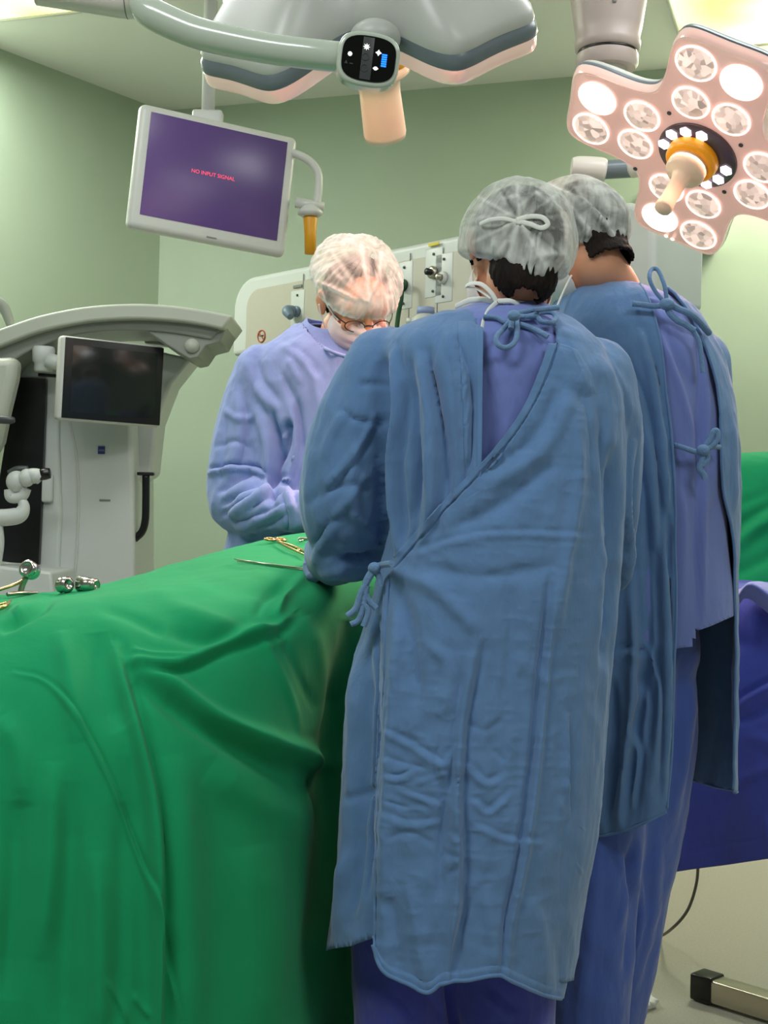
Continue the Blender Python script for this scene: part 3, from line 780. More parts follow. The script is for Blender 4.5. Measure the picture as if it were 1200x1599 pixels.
    # overlapping back panel of the wrap gown
    def off(u_, v_, x, y):
        e = min(1.0, (1 - u_) * 4.0); z = .009 * e - .004 * (1 - e)
        dl = u_ * np.interp(v_, [0, .12, .3, .5, 1], [48, 150, 300, 345, 300]) * (.8 if v_ < .42 else 1)
        if dl < 10: z += .0016
        elif dl < 13.5: z -= .0030
        z += .0028 * min(1, max(0, (v_ - .985) * 200))
        return z
    Lc = [(857, 536), (842, 580), (815, 640), (768, 705), (705, 770), (645, 835), (606, 882), (601, 905), (598, 960), (594, 1060), (588, 1180), (584, 1320), (583, 1475)]
    Rc = [(905, 548), (940, 600), (955, 680), (955, 800), (950, 920), (938, 1040), (932, 1160), (922, 1290), (905, 1420), (882, 1560)]
    Tc = [(857, 536), (880, 538), (905, 548)]
    Bc = [(583, 1475), (590, 1500), (605, 1522), (640, 1537), (668, 1549), (692, 1535), (730, 1530), (776, 1522), (800, 1532), (832, 1546), (860, 1556), (882, 1560)]
    V, Fc = project_panel(gb, Lc, Rc, Tc, Bc, 190, 520, off, D - .2)
    pf = [
        ([(745, 1000), (722, 1120), (714, 1250), (716, 1380), (698, 1545)], 8, 9, 's'), ([(725, 1050), (710, 1180), (690, 1300), (688, 1400)], 9, -7),
        ([(860, 900), (845, 1040), (832, 1180), (812, 1330), (790, 1440), (782, 1525)], 6, -9, 's'), ([(900, 640), (905, 760), (880, 900), (868, 1000)], 10, 7), ([(880, 600), (925, 640), (940, 760)], 12, -6),
        ([(760, 760), (850, 700), (900, 600)], 14, 6, 's'), ([(700, 830), (780, 790), (870, 720)], 14, -6), ([(640, 870), (720, 845), (800, 836), (930, 840)], 5, 4, 's'), ([(660, 885), (760, 900), (880, 880)], 12, -4),
        ([(610, 890), (680, 920), (760, 1000)], 12, 5), ([(612, 905), (640, 980), (655, 1100)], 12, -7), ([(625, 930), (618, 1040), (608, 1200), (600, 1400)], 10, 8),
        ([(590, 1140), (640, 1165), (690, 1195), (710, 1170)], 5, 6, 's'), ([(600, 1180), (630, 1190), (670, 1200)], 4, -5), ([(600, 1215), (625, 1218), (650, 1205)], 4, 7, 's'), ([(620, 1235), (650, 1245), (690, 1260)], 4, 5, 's'),
        ([(595, 1275), (640, 1290), (690, 1285)], 5, 5, 's'), ([(600, 1310), (640, 1300), (680, 1320)], 5, -5), ([(680, 1180), (700, 1230), (705, 1270)], 4, 7), ([(690, 1150), (680, 1200), (692, 1250)], 4, -6),
        ([(730, 1200), (760, 1225), (790, 1215)], 5, 6, 's'), ([(735, 1250), (765, 1270), (800, 1240)], 5, 6, 's'), ([(740, 1290), (790, 1312), (850, 1318)], 6, 2, 's'), ([(725, 1130), (760, 1140), (790, 1120)], 5, -4),
        ([(885, 1120), (890, 1260), (915, 1300)], 6, 6, 's'), ([(920, 1010), (905, 1150), (895, 1280), (880, 1400)], 9, -7), ([(880, 1330), (900, 1350), (912, 1370)], 4, 6), ([(870, 1240), (890, 1290), (905, 1340)], 5, 5),
        ([(735, 1400), (712, 1480), (705, 1540)], 4, -8), ([(640, 1380), (655, 1470), (668, 1545)], 12, 7), ([(610, 1400), (620, 1480), (618, 1530)], 12, -5), ([(830, 1400), (845, 1480), (850, 1550)], 14, 6), ([(760, 1380), (770, 1460), (775, 1520)], 12, 5),
        ([(795, 905), (800, 1000), (785, 1120)], 12, -4), ([(660, 1000), (700, 1040), (690, 1120)], 10, 4), ([(690, 1330), (720, 1345), (700, 1370)], 5, -5),
        ([(650, 1225), (700, 1205)], 4, 4), ([(600, 1250), (640, 1262)], 3, -4), ([(700, 1300), (716, 1320)], 4, 5), ([(770, 1170), (790, 1190)], 4, -4),
    ]
    V = sculpt(V, Fc, [q for q in pf if q[1] > 5.5], gain=1.35)
    V = sculpt(V, Fc, [(q[0], q[1] * 1.25, q[2]) + tuple(q[3:]) for q in pf if q[1] <= 5.5], gain=.52)
    N = vnormals(V, Fc); s = np.sign((N * (V - CAM)).sum(1).mean()) * -1
    pxp, pyp = proj(V)
    cl = np.exp(-(((pxp - 690) / 110) ** 2 + ((pyp - 1235) / 90) ** 2))
    V += N * s * ((.0009 + .0014 * cl) * ridged(V * [22, 22, 34], 2) + .003 * fbm(V * [8, 8, 3], 2))[:, None]
    fx = np.exp(-((pxp[:] - pxp) ** 2))
    p = build('wrap_panel', V, Fc, 'gown_blue', g); solidify(p, .0025, -1)
    # rolled hem along the bottom of the panel
    nv, nu = 520, 190
    hv = V.reshape(nv, nu, 3)[-1, ::6] + np.array([0, 0, .0]); h = tube(hv, .0034, n=200, seg=10); build('hem', h[0], h[1], 'gown_blue', g)
    # left-side band edge of the opening
    def off2(u_, v_, x, y): return .0065 * min(1, u_ * 3) + (.0015 if u_ > .74 else 0)
    V, Fc = project_panel(gb, [(715, 502), (722, 600), (728, 740), (730, 770)], [(755, 512), (754, 600), (753, 690), (752, 742)], [(715, 502), (735, 504), (755, 512)], [(730, 770), (742, 756), (752, 742)], 40, 150, off2, D - .15)
    e = build('opening_edge', V, Fc, 'gown_blue', g); solidify(e, .0025, 0)
    # ties
    T = .0046; td = D - .155
    def bd(x, y, o=.008):
        h = gb.ray_cast(Vector(CAM), Vector(P(x, y, 1) - CAM).normalized()); return ((np.array(h[0]) - CAM) @ FW - o) if h[0] else td
    def tp(pts, o=.012): return [P(x, y, min(bd(x, y, o), td + .06)) for x, y in pts]
    ky = thing_sub = None
    mb = MB()
    mb.add(*tube(tp([(755, 494), (775, 496), (790, 503), (800, 495), (812, 490)]), T * .8, seg=10))
    mb.add(*tube(tp([(800, 492), (815, 488), (835, 484), (855, 482), (873, 480)], .02), T, seg=10))
    mb.add(*tube(tp([(806, 494), (825, 494), (845, 488), (862, 488), (869, 496), (862, 504), (846, 502), (838, 495), (815, 494)], .022), T * .95, seg=10))
    mb.add(*tube(tp([(804, 494), (788, 512), (776, 526), (778, 538), (790, 543), (803, 536), (808, 520), (807, 496)], .024), T, seg=10))
    mb.add(*tube(tp([(800, 494), (799, 505), (798, 514)], .03), T, seg=10))
    mb.add(*tube(tp([(812, 506), (830, 512), (846, 520), (856, 526)], .012), T * 1.0, seg=10))
    mb.add(*sphere(P(803, 493, td - .012), (.011, .010, .009), nu=16, nv=10))
    mb.obj('neck_tie', 'gown_tie', g)
    w_ = MB(); wd = D - .12
    w_.add(*tube(PP(wd, (612, 880, wd - .05), (597, 882), (585, 886), (578, 892)), .0055, seg=10))
    w_.add(*tube(PP(wd, (583, 888), (573, 905), (570, 922), (577, 938), (588, 950)), .0052, seg=10))
    w_.add(*tube(PP(wd, (585, 886), (592, 900), (594, 915)), .005, seg=10))
    w_.add(*tube(PP(wd, (584, 890), (565, 925), (556, 950), (543, 962)), .0055, seg=10))
    w_.add(*tube(PP(wd, (574, 915), (568, 945), (560, 968), (548, 975)), .005, seg=10))
    w_.add(*tube(PP(wd, (566, 940), (575, 955), (568, 978)), .0055, seg=10))
    w_.add(*sphere(P(585, 887, wd), (.011, .011, .010), nu=14, nv=8))
    w_.obj('waist_tie', 'gown_tie', g)
    # trousers
    pants(t, hip, [P(635, 1300, D), P(790, 1300, D)], [P(632, 1600, D), P(785, 1600, D)], 'scrub_dark', [([(700, 1530), (712, 1620)], 8, -14), ([(610, 1560), (640, 1600)], 6, 6, 's'), ([(760, 1550), (800, 1590)], 8, 5, 's'), ([(660, 1545), (690, 1590)], 6, -5)])
    gloves(t, hands)
    # light-blue cuff at the edge of the drape
    V, Fc = tube(PP(2.55, (497, 870), (492, 888), (489, 903, 2.53)), [.022, .024, .012], seg=24); build('cuff', V, Fc, 'label_blue', t)
    return t

def face_mask(t, c, ax, name='face_mask'):
    r, f, u = ax; A = np.array(ax)
    V, Fc = sphere(c + f * .032 - u * .052, (.074, .084, .072), A, 72, 40)
    L = (V - c) @ A.T
    V[:, :] = V + f * (np.exp(-(L[:, 0] / .022) ** 2 - ((L[:, 2] + .02) / .035) ** 2) * .018)[:, None]
    V += f * (.0035 * np.sin((L[:, 2]) * 260) * np.exp(-(L[:, 0] / .05) ** 2))[:, None]
    kill = (L[:, 1] < .012 + .2 * np.clip(-L[:, 2] - .06, 0, .1)) | (L[:, 2] > .004 - .35 * np.abs(L[:, 0]) + .012 * np.exp(-(L[:, 0] / .015) ** 2))
    V, Fc = cut(V, Fc, kill)
    o = build(name, V, Fc, 'mask_white', t); solidify(o, .0015, 0); return o
def gloves(t, hands):
    for h in hands:
        S = hand_shapes(*h, fat=1.13); d = nrm(h[1]); S += limb([h[0] - d * .01, h[0] + d * .01], [.029, .028])
        V, Fc = remesh(S, .0035, 3); build('glove', V, Fc, 'glove_latex', t)
def pants(t, hip, up_, low, m, folds=(), r0=.098, r1=.088, rh=(.165, .135, .16)):
    S = [sphere(hip, rh)]
    for a, b in zip(up_, low):
        e = b + (b - a) / max(1e-3, (a - b)[2]) * (b[2] - .06); e[2] = max(e[2], .06)
        S += limb([hip + (a - hip) * [.55, .55, .25], a, b, e], [.115, r0, r1, .085])
    V, Fc = remesh(S, .007, 5)
    V = sculpt(V, Fc, folds); N = vnormals(V, Fc)
    V += N * (.003 * ridged(V * [18, 18, 9], 2))[:, None]
    return build('scrub_trousers', V, Fc, m, t)

# ---------------- person on the right, turned to the field
def person_right():
    D = 2.75
    t = thing('person', P(1000, 1600, D) * [1, 1, 0], 'person in open-backed blue gown over violet scrubs, bare nape, bending beyond the tied cap bow', 'person', 'surgical team')
    c = P(903, 376, D); f = np.array([-.72, .52, -.46]); u = np.array([-.25, .35, .9])
    hip = P(975, 1000, D + .04)
    sh = [P(900, 570, D + .02), P(1060, 580, D + .03)]; el = [P(858, 830, D + .05), P(1088, 800, D + .07)]
    wr = [P(760, 858, D + .20), P(860, 850, D + .30)]
    kn = [P(925, 1410, D), P(990, 1410, D + .12)]; an = [np.array([P(880, 1600, D)[0], D, .08]), np.array([P(950, 1600, D)[0], D + .1, .08])]
    hands = [(wr[0], np.array([-1, .2, -.05]), np.array([0, 0, -1.0]), 1, .6), (wr[1], np.array([-1, .1, -.05]), np.array([0, 0, -1.0]), -1, .6)]
    b, ax = body(t, c, f, u, P(960, 462, D + .02), P(985, 640, D + .04), hip, sh, el, wr, kn, an, hands, [-.3, 1, 0])
    # nape and trapezius are bare above the scrub collar; hair
    hair(t, c, ax, low=-.088)
    folds = [([(850, 290), (900, 310), (950, 350)], 5, 5, 's'), ([(870, 300), (910, 340), (945, 385)], 5, -6), ([(890, 290), (930, 330), (965, 380)], 5, 5, 's'), ([(905, 380), (940, 375), (968, 388)], 4, 5)]
    pl = [([(850, 285), (900, 310), (950, 350)], 5, .4), ([(870, 300), (910, 340), (945, 385)], 5, .35), ([(890, 295), (925, 330), (950, 370)], 5, -.35), ([(920, 285), (955, 320), (970, 370)], 12, .35), ([(900, 380), (940, 378), (972, 388)], 6, .4), ([(880, 320), (905, 350), (915, 375)], 5, -.4), ([(860, 300), (885, 330)], 6, -.3)]
    cap_mesh(t, P(899, 354, D), ax, (.092, .114, .103), R_(120), (-.62, -.12), folds, seed=8, pl_lines=pl)
    face_mask(t, c, ax)
    ribbon('mask_string', PP(D - .08, (893, 430), (882, 452, D - .085), (872, 475, D - .09), (862, 502, D - .09)), .0022, 'ribbon_white', t, 1.0)
    # scrub shirt
    V, Fc = ring_loft([(446, 915, 1000, .06, D + .01), (456, 885, 1030, .08, D + .01), (470, 885, 1052, .10, D), (500, 890, 1078, .122, D), (560, 888, 1108, .145, D), (640, 880, 1122, .155, D), (740, 876, 1128, .162, D), (850, 876, 1132, .165, D),
                       (930, 860, 1143, .17, D), (970, 862, 1148, .17, D), (1012, 864, 1150, .17, D)], 160, 140)
    px, py = proj(V); hemy = np.interp(px, [1040, 1055, 1086, 1089, 1110, 1146, 1152], [1013, 1013, 1009, 985, 978, 962, 950])
    V = V.copy(); 
    V = sculpt(V, Fc, [([(1030, 520), (1062, 600), (1085, 680)], 6, 6, 's'), ([(1060, 560), (1088, 620), (1092, 720)], 7, -6), ([(1090, 520), (1096, 640), (1092, 760), (1090, 980)], 5, -9, 's'), ([(1110, 600), (1118, 720), (1100, 800)], 8, 6),
                       ([(1070, 730), (1068, 860), (1062, 1000)], 8, 5), ([(1120, 760), (1135, 860), (1146, 950)], 8, 5, 's'), ([(1055, 720), (1080, 800), (1085, 900)], 7, -5), ([(1010, 470), (1040, 480), (1070, 500)], 5, -4), ([(940, 458), (980, 462), (1030, 470)], 3, 4)])
    V, Fc = cut(V, Fc, (py > hemy))
    V = snap_hem(V, Fc, lambda x, y, W: np.interp(x, [1040, 1055, 1086, 1089, 1110, 1146, 1152], [1013, 1013, 1009, 985, 978, 962, 950]), 12)
    s = build('scrub_shirt', V, Fc, 'scrub_violet', t); solidify(s, .003)
    sd = D - .185
    # gown shell, open down the back
    rows = np.array([(452, 905, 1040, .075, 1000, 1040), (470, 872, 1066, .105, 1006, 1055), (500, 862, 1092, .13, 1017, 1075), (560, 850, 1122, .155, 1031, 1100), (640, 842, 1142, .17, 1040, 1120), (720, 840, 1149, .178, 1050, 1124), (800, 840, 1150, .182, 1054, 1127),
                     (880, 842, 1149, .182, 1054, 1141), (960, 846, 1149, .185, 1055, 1145), (1080, 856, 1148, .19, 1054, 1145), (1200, 868, 1146, .19, 1050, 1142), (1310, 880, 1144, .19, 1040, 1140)], float)
    n, m = 230, 330; rr = catmull(rows, n); V = []
    for (py_, L, Rr, hd, eL, eR) in rr:
        a = P(L, py_, D); b_ = P(Rr, py_, D); cc_ = (a + b_) / 2; hw = np.linalg.norm(b_ - a) / 2; mx = (L + Rr) / 2; hx = (Rr - L) / 2
        def edge_angle(e):
            q = e
            for _ in range(6):
                th = math.acos(np.clip((q - mx) / hx, -.999, .999)); q = 600 + (e - 600) * (D - hd * math.sin(th)) / D
            return th
        tL = -edge_angle(eL); tR = -edge_angle(eR) + 2 * math.pi
        # from the left edge backwards round the left side, the front, the right side to the right edge
        for k in range(m):
            th = tL + (tR - 2 * math.pi - tL - 0) * 0
            th = tL - (k / (m - 1)) * (2 * math.pi - (tR - 2 * math.pi - tL))
            V.append(cc_ + np.array([hw * math.cos(th), hd * math.sin(th), 0]))
    V = np.array(V); Fc = grid_faces(n, m)
    uu = np.tile(np.linspace(0, 1, m), n)
    # hem line
    V3 = V.reshape(n, m, 3)
    for k in range(m):
        x, y = proj(V3[-1, k][None]); lim = np.interp(x[0], [860, 925, 972, 1040, 1060, 1145], [1300, 1308, 1300, 1268, 1215, 1238])
        if V3[-1, k, 1] > D: lim = np.interp(x[0], [860, 1040, 1070, 1145], [1290, 1225, 1215, 1237])
        z1 = V3[-1, k, 2]; target = P(x[0], lim, (V3[-1, k] - CAM) @ FW)[2]; z0 = V3[0, k, 2]
        V3[:, k, 2] = z0 + (V3[:, k, 2] - z0) * (target - z0) / (z1 - z0)
    V = V3.reshape(-1, 3)
    gfolds = [([(965, 560), (995, 620), (1015, 720), (1025, 860)], 7, 7, 's'), ([(1000, 520), (1020, 600), (1036, 700), (1042, 800)], 6, 6, 's'), ([(935, 580), (985, 660), (1005, 760)], 8, -7), ([(1010, 760), (1015, 900), (1010, 1050), (990, 1150)], 8, -9),
              ([(1035, 800), (1040, 950), (1042, 1100), (1038, 1250)], 5, 6, 's'), ([(1025, 850), (1030, 1000), (1020, 1100)], 6, -7), ([(985, 900), (990, 1050), (975, 1200), (965, 1290)], 8, 8, 's'), ([(955, 1060), (958, 1160), (945, 1280)], 8, -9),
              ([(1000, 1050), (1020, 1100), (1010, 1180)], 6, -6), ([(1005, 1000), (1025, 1050), (1028, 1120), (1020, 1220)], 6, 7, 's'), ([(980, 1130), (995, 1180), (985, 1260)], 6, 6, 's'), ([(1048, 820), (1046, 900)], 3, -5),
              ([(940, 1040), (975, 1020), (1010, 1030)], 7, 5, 's'), ([(1140, 640), (1146, 720), (1146, 800)], 5, 5)]
    V = sculpt(V, Fc, gfolds, gain=1.5); N = vnormals(V, Fc); s_ = np.sign((N * (V - P(1000, 800, D))).sum(1).mean())
    fz = np.clip((P(0, 700, D)[2] - V[:, 2]) / .4, 0, 1)
    V += N * s_ * ((.012 * fz + .002) * fbm(np.stack([V[:, 0] * 14, V[:, 1] * 14, V[:, 2] * 2.0], 1), 2) + .0022 * ridged(V * [24, 24, 12], 2))[:, None]
    g = build('surgical_gown', V, Fc, 'gown_blue', t); solidify(g, .003, 0)
    V3 = V.reshape(n, m, 3)
    for seq in (V3[:, 0], V3[:, -1], V3[-1, ::3]):
        h = tube(seq[::4], .0030, n=260, seg=8); build('hem', h[0], h[1], 'gown_blue', g)
    # sleeves (the left sleeve goes forward behind the middle person)
    sl = limb([P(888, 565, D + .02), P(868, 680, D + .02), P(862, 780, D + .04), P(855, 840, D + .06)], [.075, .074, .07, .066]) + limb([P(855, 840, D + .06), P(760, 858, D + .2)], [.068, .04])
    sr = limb([P(1082, 570, D + .04), P(1094, 680, D + .05), P(1096, 790, D + .08)], [.075, .068, .066]) + limb([P(1096, 800, D + .09), P(860, 850, D + .3)], [.066, .04])
    V, Fc = remesh(sl + sr, .007, 5); N = vnormals(V, Fc); V += N * (.004 * ridged(V * [16, 16, 9], 2))[:, None]
    build('sleeves', V, Fc, 'gown_blue', g)
    # ties
    kd = D - .155
    mb = MB()
    mb.add(*tube(PP(kd, (988, 474), (1005, 476), (1022, 478), (1040, 477)), .0055, seg=10))
    mb.add(*tube(PP(kd, (1040, 474), (1024, 455), (1015, 435), (1018, 421, kd + .02), (1028, 422, kd + .02), (1038, 445), (1042, 470)), .0042, seg=10))
    mb.add(*tube(PP(kd, (1042, 474), (1046, 488), (1058, 500), (1070, 506), (1085, 516)), .0065, seg=10))
    mb.add(*tube(PP(kd, (1044, 474), (1060, 482), (1078, 490), (1092, 502, kd + .02), (1108, 520, kd + .05)), .0068, seg=10))
    mb.add(*tube(PP(kd, (1084, 516), (1093, 535), (1096, 560), (1098, 582)), .0045, seg=10))
    mb.add(*sphere(P(1042, 475, kd - .004), (.015, .012, .012), nu=16, nv=10))
    mb.obj('neck_tie', 'gown_tie', g)
    mb = MB(); kd = D - .185
    mb.add(*tube(PP(kd, (1054, 695, kd + .02), (1070, 700), (1085, 705), (1098, 706), (1110, 698), (1124, 698, kd + .03)), .0052, seg=10))
    mb.add(*tube(PP(kd, (1098, 702), (1108, 688), (1115, 674), (1121, 674), (1120, 688), (1108, 700)), .0055, seg=10))
    mb.add(*tube(PP(kd, (1099, 702), (1097, 718), (1093, 732), (1100, 742), (1101, 748)), .0062, seg=10))
    mb.add(*tube(PP(kd, (1102, 702), (1106, 716), (1098, 728)), .0052, seg=10))
    mb.add(*sphere(P(1099, 703, kd - .004), (.013, .011, .011), nu=16, nv=10))
    mb.obj('waist_tie', 'gown_tie', g)
    pants(t, hip, [P(935, 1250, D - .03), P(1010, 1200, D + .04)], [P(918, 1600, D - .05), P(945, 1600, D + .08)], 'scrub_blue',
          [([(1090, 1010), (1075, 1150), (1050, 1280)], 8, 8, 's'), ([(1065, 1020), (1060, 1120), (1040, 1200)], 10, -10), ([(990, 1310), (984, 1370), (992, 1420), (975, 1520)], 6, -14, 's'), ([(930, 1330), (925, 1450), (905, 1580)], 12, 6), ([(960, 1320), (978, 1380), (965, 1460)], 6, 5, 's'),
           ([(1030, 1320), (1020, 1430), (985, 1550)], 8, 6, 's')], r0=.096, r1=.080, rh=(.155, .14, .17))
    gloves(t, hands)
    return t

# ---------------- surgeon on the far side of the table, facing us
def person_left():
    D = 3.4
    t = thing('person', P(560, 1200, D) * [1, 1, 0], 'person wearing glasses and a white mask, facing us across the green drape', 'person', 'surgical team')
    c = P(557, 474, D - .03); f = np.array([.32, -.72, -.62]); u = np.array([.14, -.56, .82])
    hip = P(545, 950, D + .05)
    sh = [P(418, 585, D), P(660, 590, D)]; el = [P(372, 765, D - .03), P(705, 770, D - .03)]
    wr = [P(458, 800, D - .20), P(590, 812, D - .28)]
    kn = [np.array([P(490, 900, D)[0], D + .05, .5]), np.array([P(600, 900, D)[0], D + .05, .5])]; an = [k * [1, 1, 0] + [0, 0, .08] for k in kn]
    hands = [(wr[0], np.array([1, -.3, .05]), np.array([.2, 0, -1.0]), -1, .6), (wr[1], np.array([-1, -.2, -.05]), np.array([0, 0, -1.0]), 1, .7)]
    b, ax = body(t, c, f, u, P(535, 522, D + .01), P(545, 660, D + .03), hip, sh, el, wr, kn, an, hands, [0, -1, 0], vox=.0045)
    hair(t, c, ax, low=-.03, front=.04)
    r, ff, uu = ax
    L = lambda x, y, z: c + r * x + ff * y + uu * z
    folds = [([(575, 470), (572, 440), (560, 400), (545, 375)], 3, 4, 't'), ([(575, 470), (590, 430), (595, 400)], 3, 4, 't'), ([(578, 470), (605, 430), (612, 410)], 3, -4, 't'), ([(570, 470), (535, 440), (505, 410)], 4, 4, 't'), ([(560, 470), (520, 450), (495, 440)], 4, 5, 's')]
    pl = [([(575, 468), (572, 430), (565, 385)], 4, .5), ([(577, 468), (592, 430), (596, 395)], 3, .45), ([(573, 470), (545, 430), (520, 395)], 4, .4), ([(560, 470), (520, 452), (492, 440)], 5, .45), ([(575, 470), (600, 460), (620, 440)], 9, .35), ([(540, 470), (570, 478), (600, 475)], 9, .4),
          ([(555, 430), (540, 410), (525, 400)], 7, -.3), ([(583, 440), (582, 400)], 4, -.35), ([(602, 440), (608, 420)], 4, -.4), ([(520, 440), (540, 450)], 8, -.2), ([(500, 450), (515, 460)], 6, -.3)]
    cap_mesh(t, P(553, 443, D - .045), ax, (.120, .128, .120), R_(86), (.35, -.04), folds, seed=5, pl_lines=pl, tuck=.03)
    face_mask(t, c, ax)
    ribbon('mask_string', [L(.060, .05, -.02), L(.074, .02, .0), L(.080, -.005, .02)], .0025, 'ribbon_white', t, 1.0)
    for s in (-1, 1):
        ribbon('mask_string', [L(s * .062, .045, -.018), L(s * .082, .012, .004), L(s * .088, -.015, .022)], .0022, 'ribbon_white', t, 1.0)
        ribbon('mask_string', [L(s * .060, .035, -.085), L(s * .084, .004, -.045), L(s * .092, -.018, -.012)], .0022, 'ribbon_white', t, 1.0)
    # glasses
    g = MB()
    for s in (-1, 1):
        rim = [L(s * (.034 + .024 * math.cos(a)), .106 - .012 * abs(math.cos(a) * .5 + .5) , -.006 + .015 * math.sin(a)) for a in np.linspace(0, 2 * math.pi, 21)[:-1]]
        g.add(*tube(rim + [rim[0]], .0014, n=64, seg=8))
        g.add(*tube([L(s * .058, .094, .0), L(s * .076, .06, .004), L(s * .082, .0, .008)], .0018, seg=8))
    g.add(*tube([L(-.010, .108, .0), L(0, .112, .004), L(.010, .108, .0)], .0014, seg=8))
    g.obj('glasses', 'black_plastic', t)
    for s in (-1, 1):
        g = sphere(L(s * .034, .104, -.006), (.022, .0015, .014), np.array(ax)); build('spectacle_lens', g[0], g[1], 'clear_lens', t)
    # scrub collar
    V, Fc = ring_loft([(496, 480, 596, .075, D + .03), (500, 476, 600, .08, D + .03), (515, 462, 614, .092, D + .03), (540, 440, 645, .11, D + .02), (580, 420, 670, .125, D + .02), (660, 420, 680, .13, D + .02)], 100, 50)
    Fc = [q for q in Fc if len(q) == 4]; fade = np.clip((V[:, 2] - P(0, 640, D)[2]) / .2, 0, 1)
    V[:, 2] -= .55 * np.maximum(0, D + .03 - V[:, 1]) * fade
    s_ = build('scrub_shirt', V, Fc, 'gown_violet', t); solidify(s_, .003)
    # gown
    tor = ring_loft([(508, 462, 640, .085, D + .03), (530, 432, 662, .115, D + .02), (560, 400, 690, .145, D + .01), (620, 388, 705, .155, D), (700, 385, 706, .165, D), (800, 372, 708, .17, D), (860, 352, 715, .18, D), (1000, 345, 722, .19, D), (1200, 345, 722, .19, D)], 120, 90, sq=.85)
    sl = limb([P(412, 585, D), P(392, 650, D - .0), P(380, 720, D - .01), P(375, 775, D - .03)], [.078, .082, .084, .082]) + limb([P(375, 785, D - .04), P(420, 795, D - .14), P(464, 800, D - .22)], [.080, .070, .050])
    sr = limb([P(668, 590, D), P(700, 690, D), P(708, 770, D - .02)], [.078, .08, .078]) + limb([P(705, 780, D - .04), P(600, 808, D - .26)], [.075, .045])
    V, Fc = remesh([tor] + sl + sr, .0055, 6)
    cutc = P(535, 500, D - .03)
    gf = [([(425, 640), (432, 700), (428, 760), (420, 790)], 6, -22), ([(405, 640), (420, 700), (415, 760)], 6, 9, 's'), ([(437, 680), (450, 665), (443, 700), (430, 730)], 6, -22), ([(455, 620), (462, 700), (450, 760), (458, 800)], 6, 10, 's'), ([(440, 580), (462, 640), (470, 720)], 7, -9),
          ([(370, 610), (375, 680), (360, 740)], 7, 7, 's'), ([(355, 650), (350, 700), (345, 750)], 6, -6), ([(322, 740), (360, 732), (400, 735), (418, 748)], 4, 10, 's'), ([(345, 790), (380, 765), (420, 745)], 5, -12), ([(340, 770), (370, 750), (395, 742)], 4, -8),
          ([(350, 810), (390, 785), (430, 755), (460, 752)], 5, 9, 's'), ([(390, 800), (420, 770), (450, 765)], 5, -8), ([(370, 825), (410, 810), (450, 790)], 5, 7, 's'), ([(440, 770), (450, 800), (452, 830)], 4, -7), ([(395, 825), (430, 815), (448, 800)], 5, -7), ([(345, 800), (370, 812), (400, 815)], 5, -6),
          ([(385, 560), (400, 600), (430, 640)], 8, 6, 's'), ([(480, 560), (500, 640), (505, 720)], 8, 5), ([(520, 580), (515, 680), (490, 760)], 9, -5), ([(380, 845), (420, 835), (470, 840)], 6, -8), ([(470, 790), (480, 740), (476, 700)], 6, 5),
          ([(350, 640), (375, 655), (400, 650)], 5, 4), ([(335, 700), (365, 690), (395, 700)], 5, -4), ([(440, 540), (470, 560), (500, 600)], 6, 4, 's'), ([(450, 560), (470, 600)], 4, 4)]
    V = sculpt(V, Fc, gf, gain=1.35); N = vnormals(V, Fc)
    V += N * (.0025 * ridged(V * [22, 22, 14], 2) + .006 * fbm(V * [9, 9, 5], 2))[:, None]
    px, py = proj(V); neckline = np.interp(px, [470, 485, 505, 530, 560, 600, 640, 660], [500, 520, 540, 551, 557, 556, 545, 520])
    kill = ((V[:, 1] < D + .03) & (py < neckline) & (px > 470) & (px < 650)) | ((V[:, 1] >= D + .03) & (py < 505) & (px > 470) & (px < 620)) | (py > 1180)
    V, Fc = cut(V, Fc, kill)
    g = build('surgical_gown', V, Fc, 'gown_violet', t); solidify(g, .003)
    nl = []
    gb = bvh_of(V, Fc)
    for x, y in [(476, 512), (490, 529), (508, 544), (532, 554), (560, 560), (600, 559), (635, 548)]:
        h = gb.ray_cast(Vector(CAM), Vector(P(x, y, 1) - CAM).normalized()); nl.append(P(x, y, ((np.array(h[0]) - CAM) @ FW if h[0] else D - .1)))
    h = tube(nl, .0045, n=80, seg=10); build('neck_binding', h[0], h[1], 'gown_violet', g)
    em = MB()
    rs = random.Random(3)
    for k in range(9):
        x = 512 + (k % 3) * 7 + rs.random() * 3; y = 622 + (k // 3) * 7 + rs.random() * 3
        h = gb.ray_cast(Vector(CAM), Vector(P(x, y, 1) - CAM).normalized()); d = (np.array(h[0]) - CAM) @ FW - .001 if h[0] else D - .15
        em.add(*tube([P(x + 3 * math.cos(a), y + 3 * math.sin(a), d) for a in np.linspace(0, 5.5, 8)], .0014, seg=6))
    em.obj('chest_print', 'pale_mark', g)
    V, Fc = remesh([sphere(hip, (.16, .12, .15))] + limb([hip + [-.08, 0, 0], kn[0], an[0]], [.105, .09, .08]) + limb([hip + [.08, 0, 0], kn[1], an[1]], [.105, .09, .08]), .01, 4)
    build('scrub_trousers', V, Fc, 'scrub_dark', t)
    gloves(t, hands)
    return t
mat('clear_lens', (255, 255, 255), .02, trans=1.0, alpha=.25)
person_middle(); person_right(); person_left()

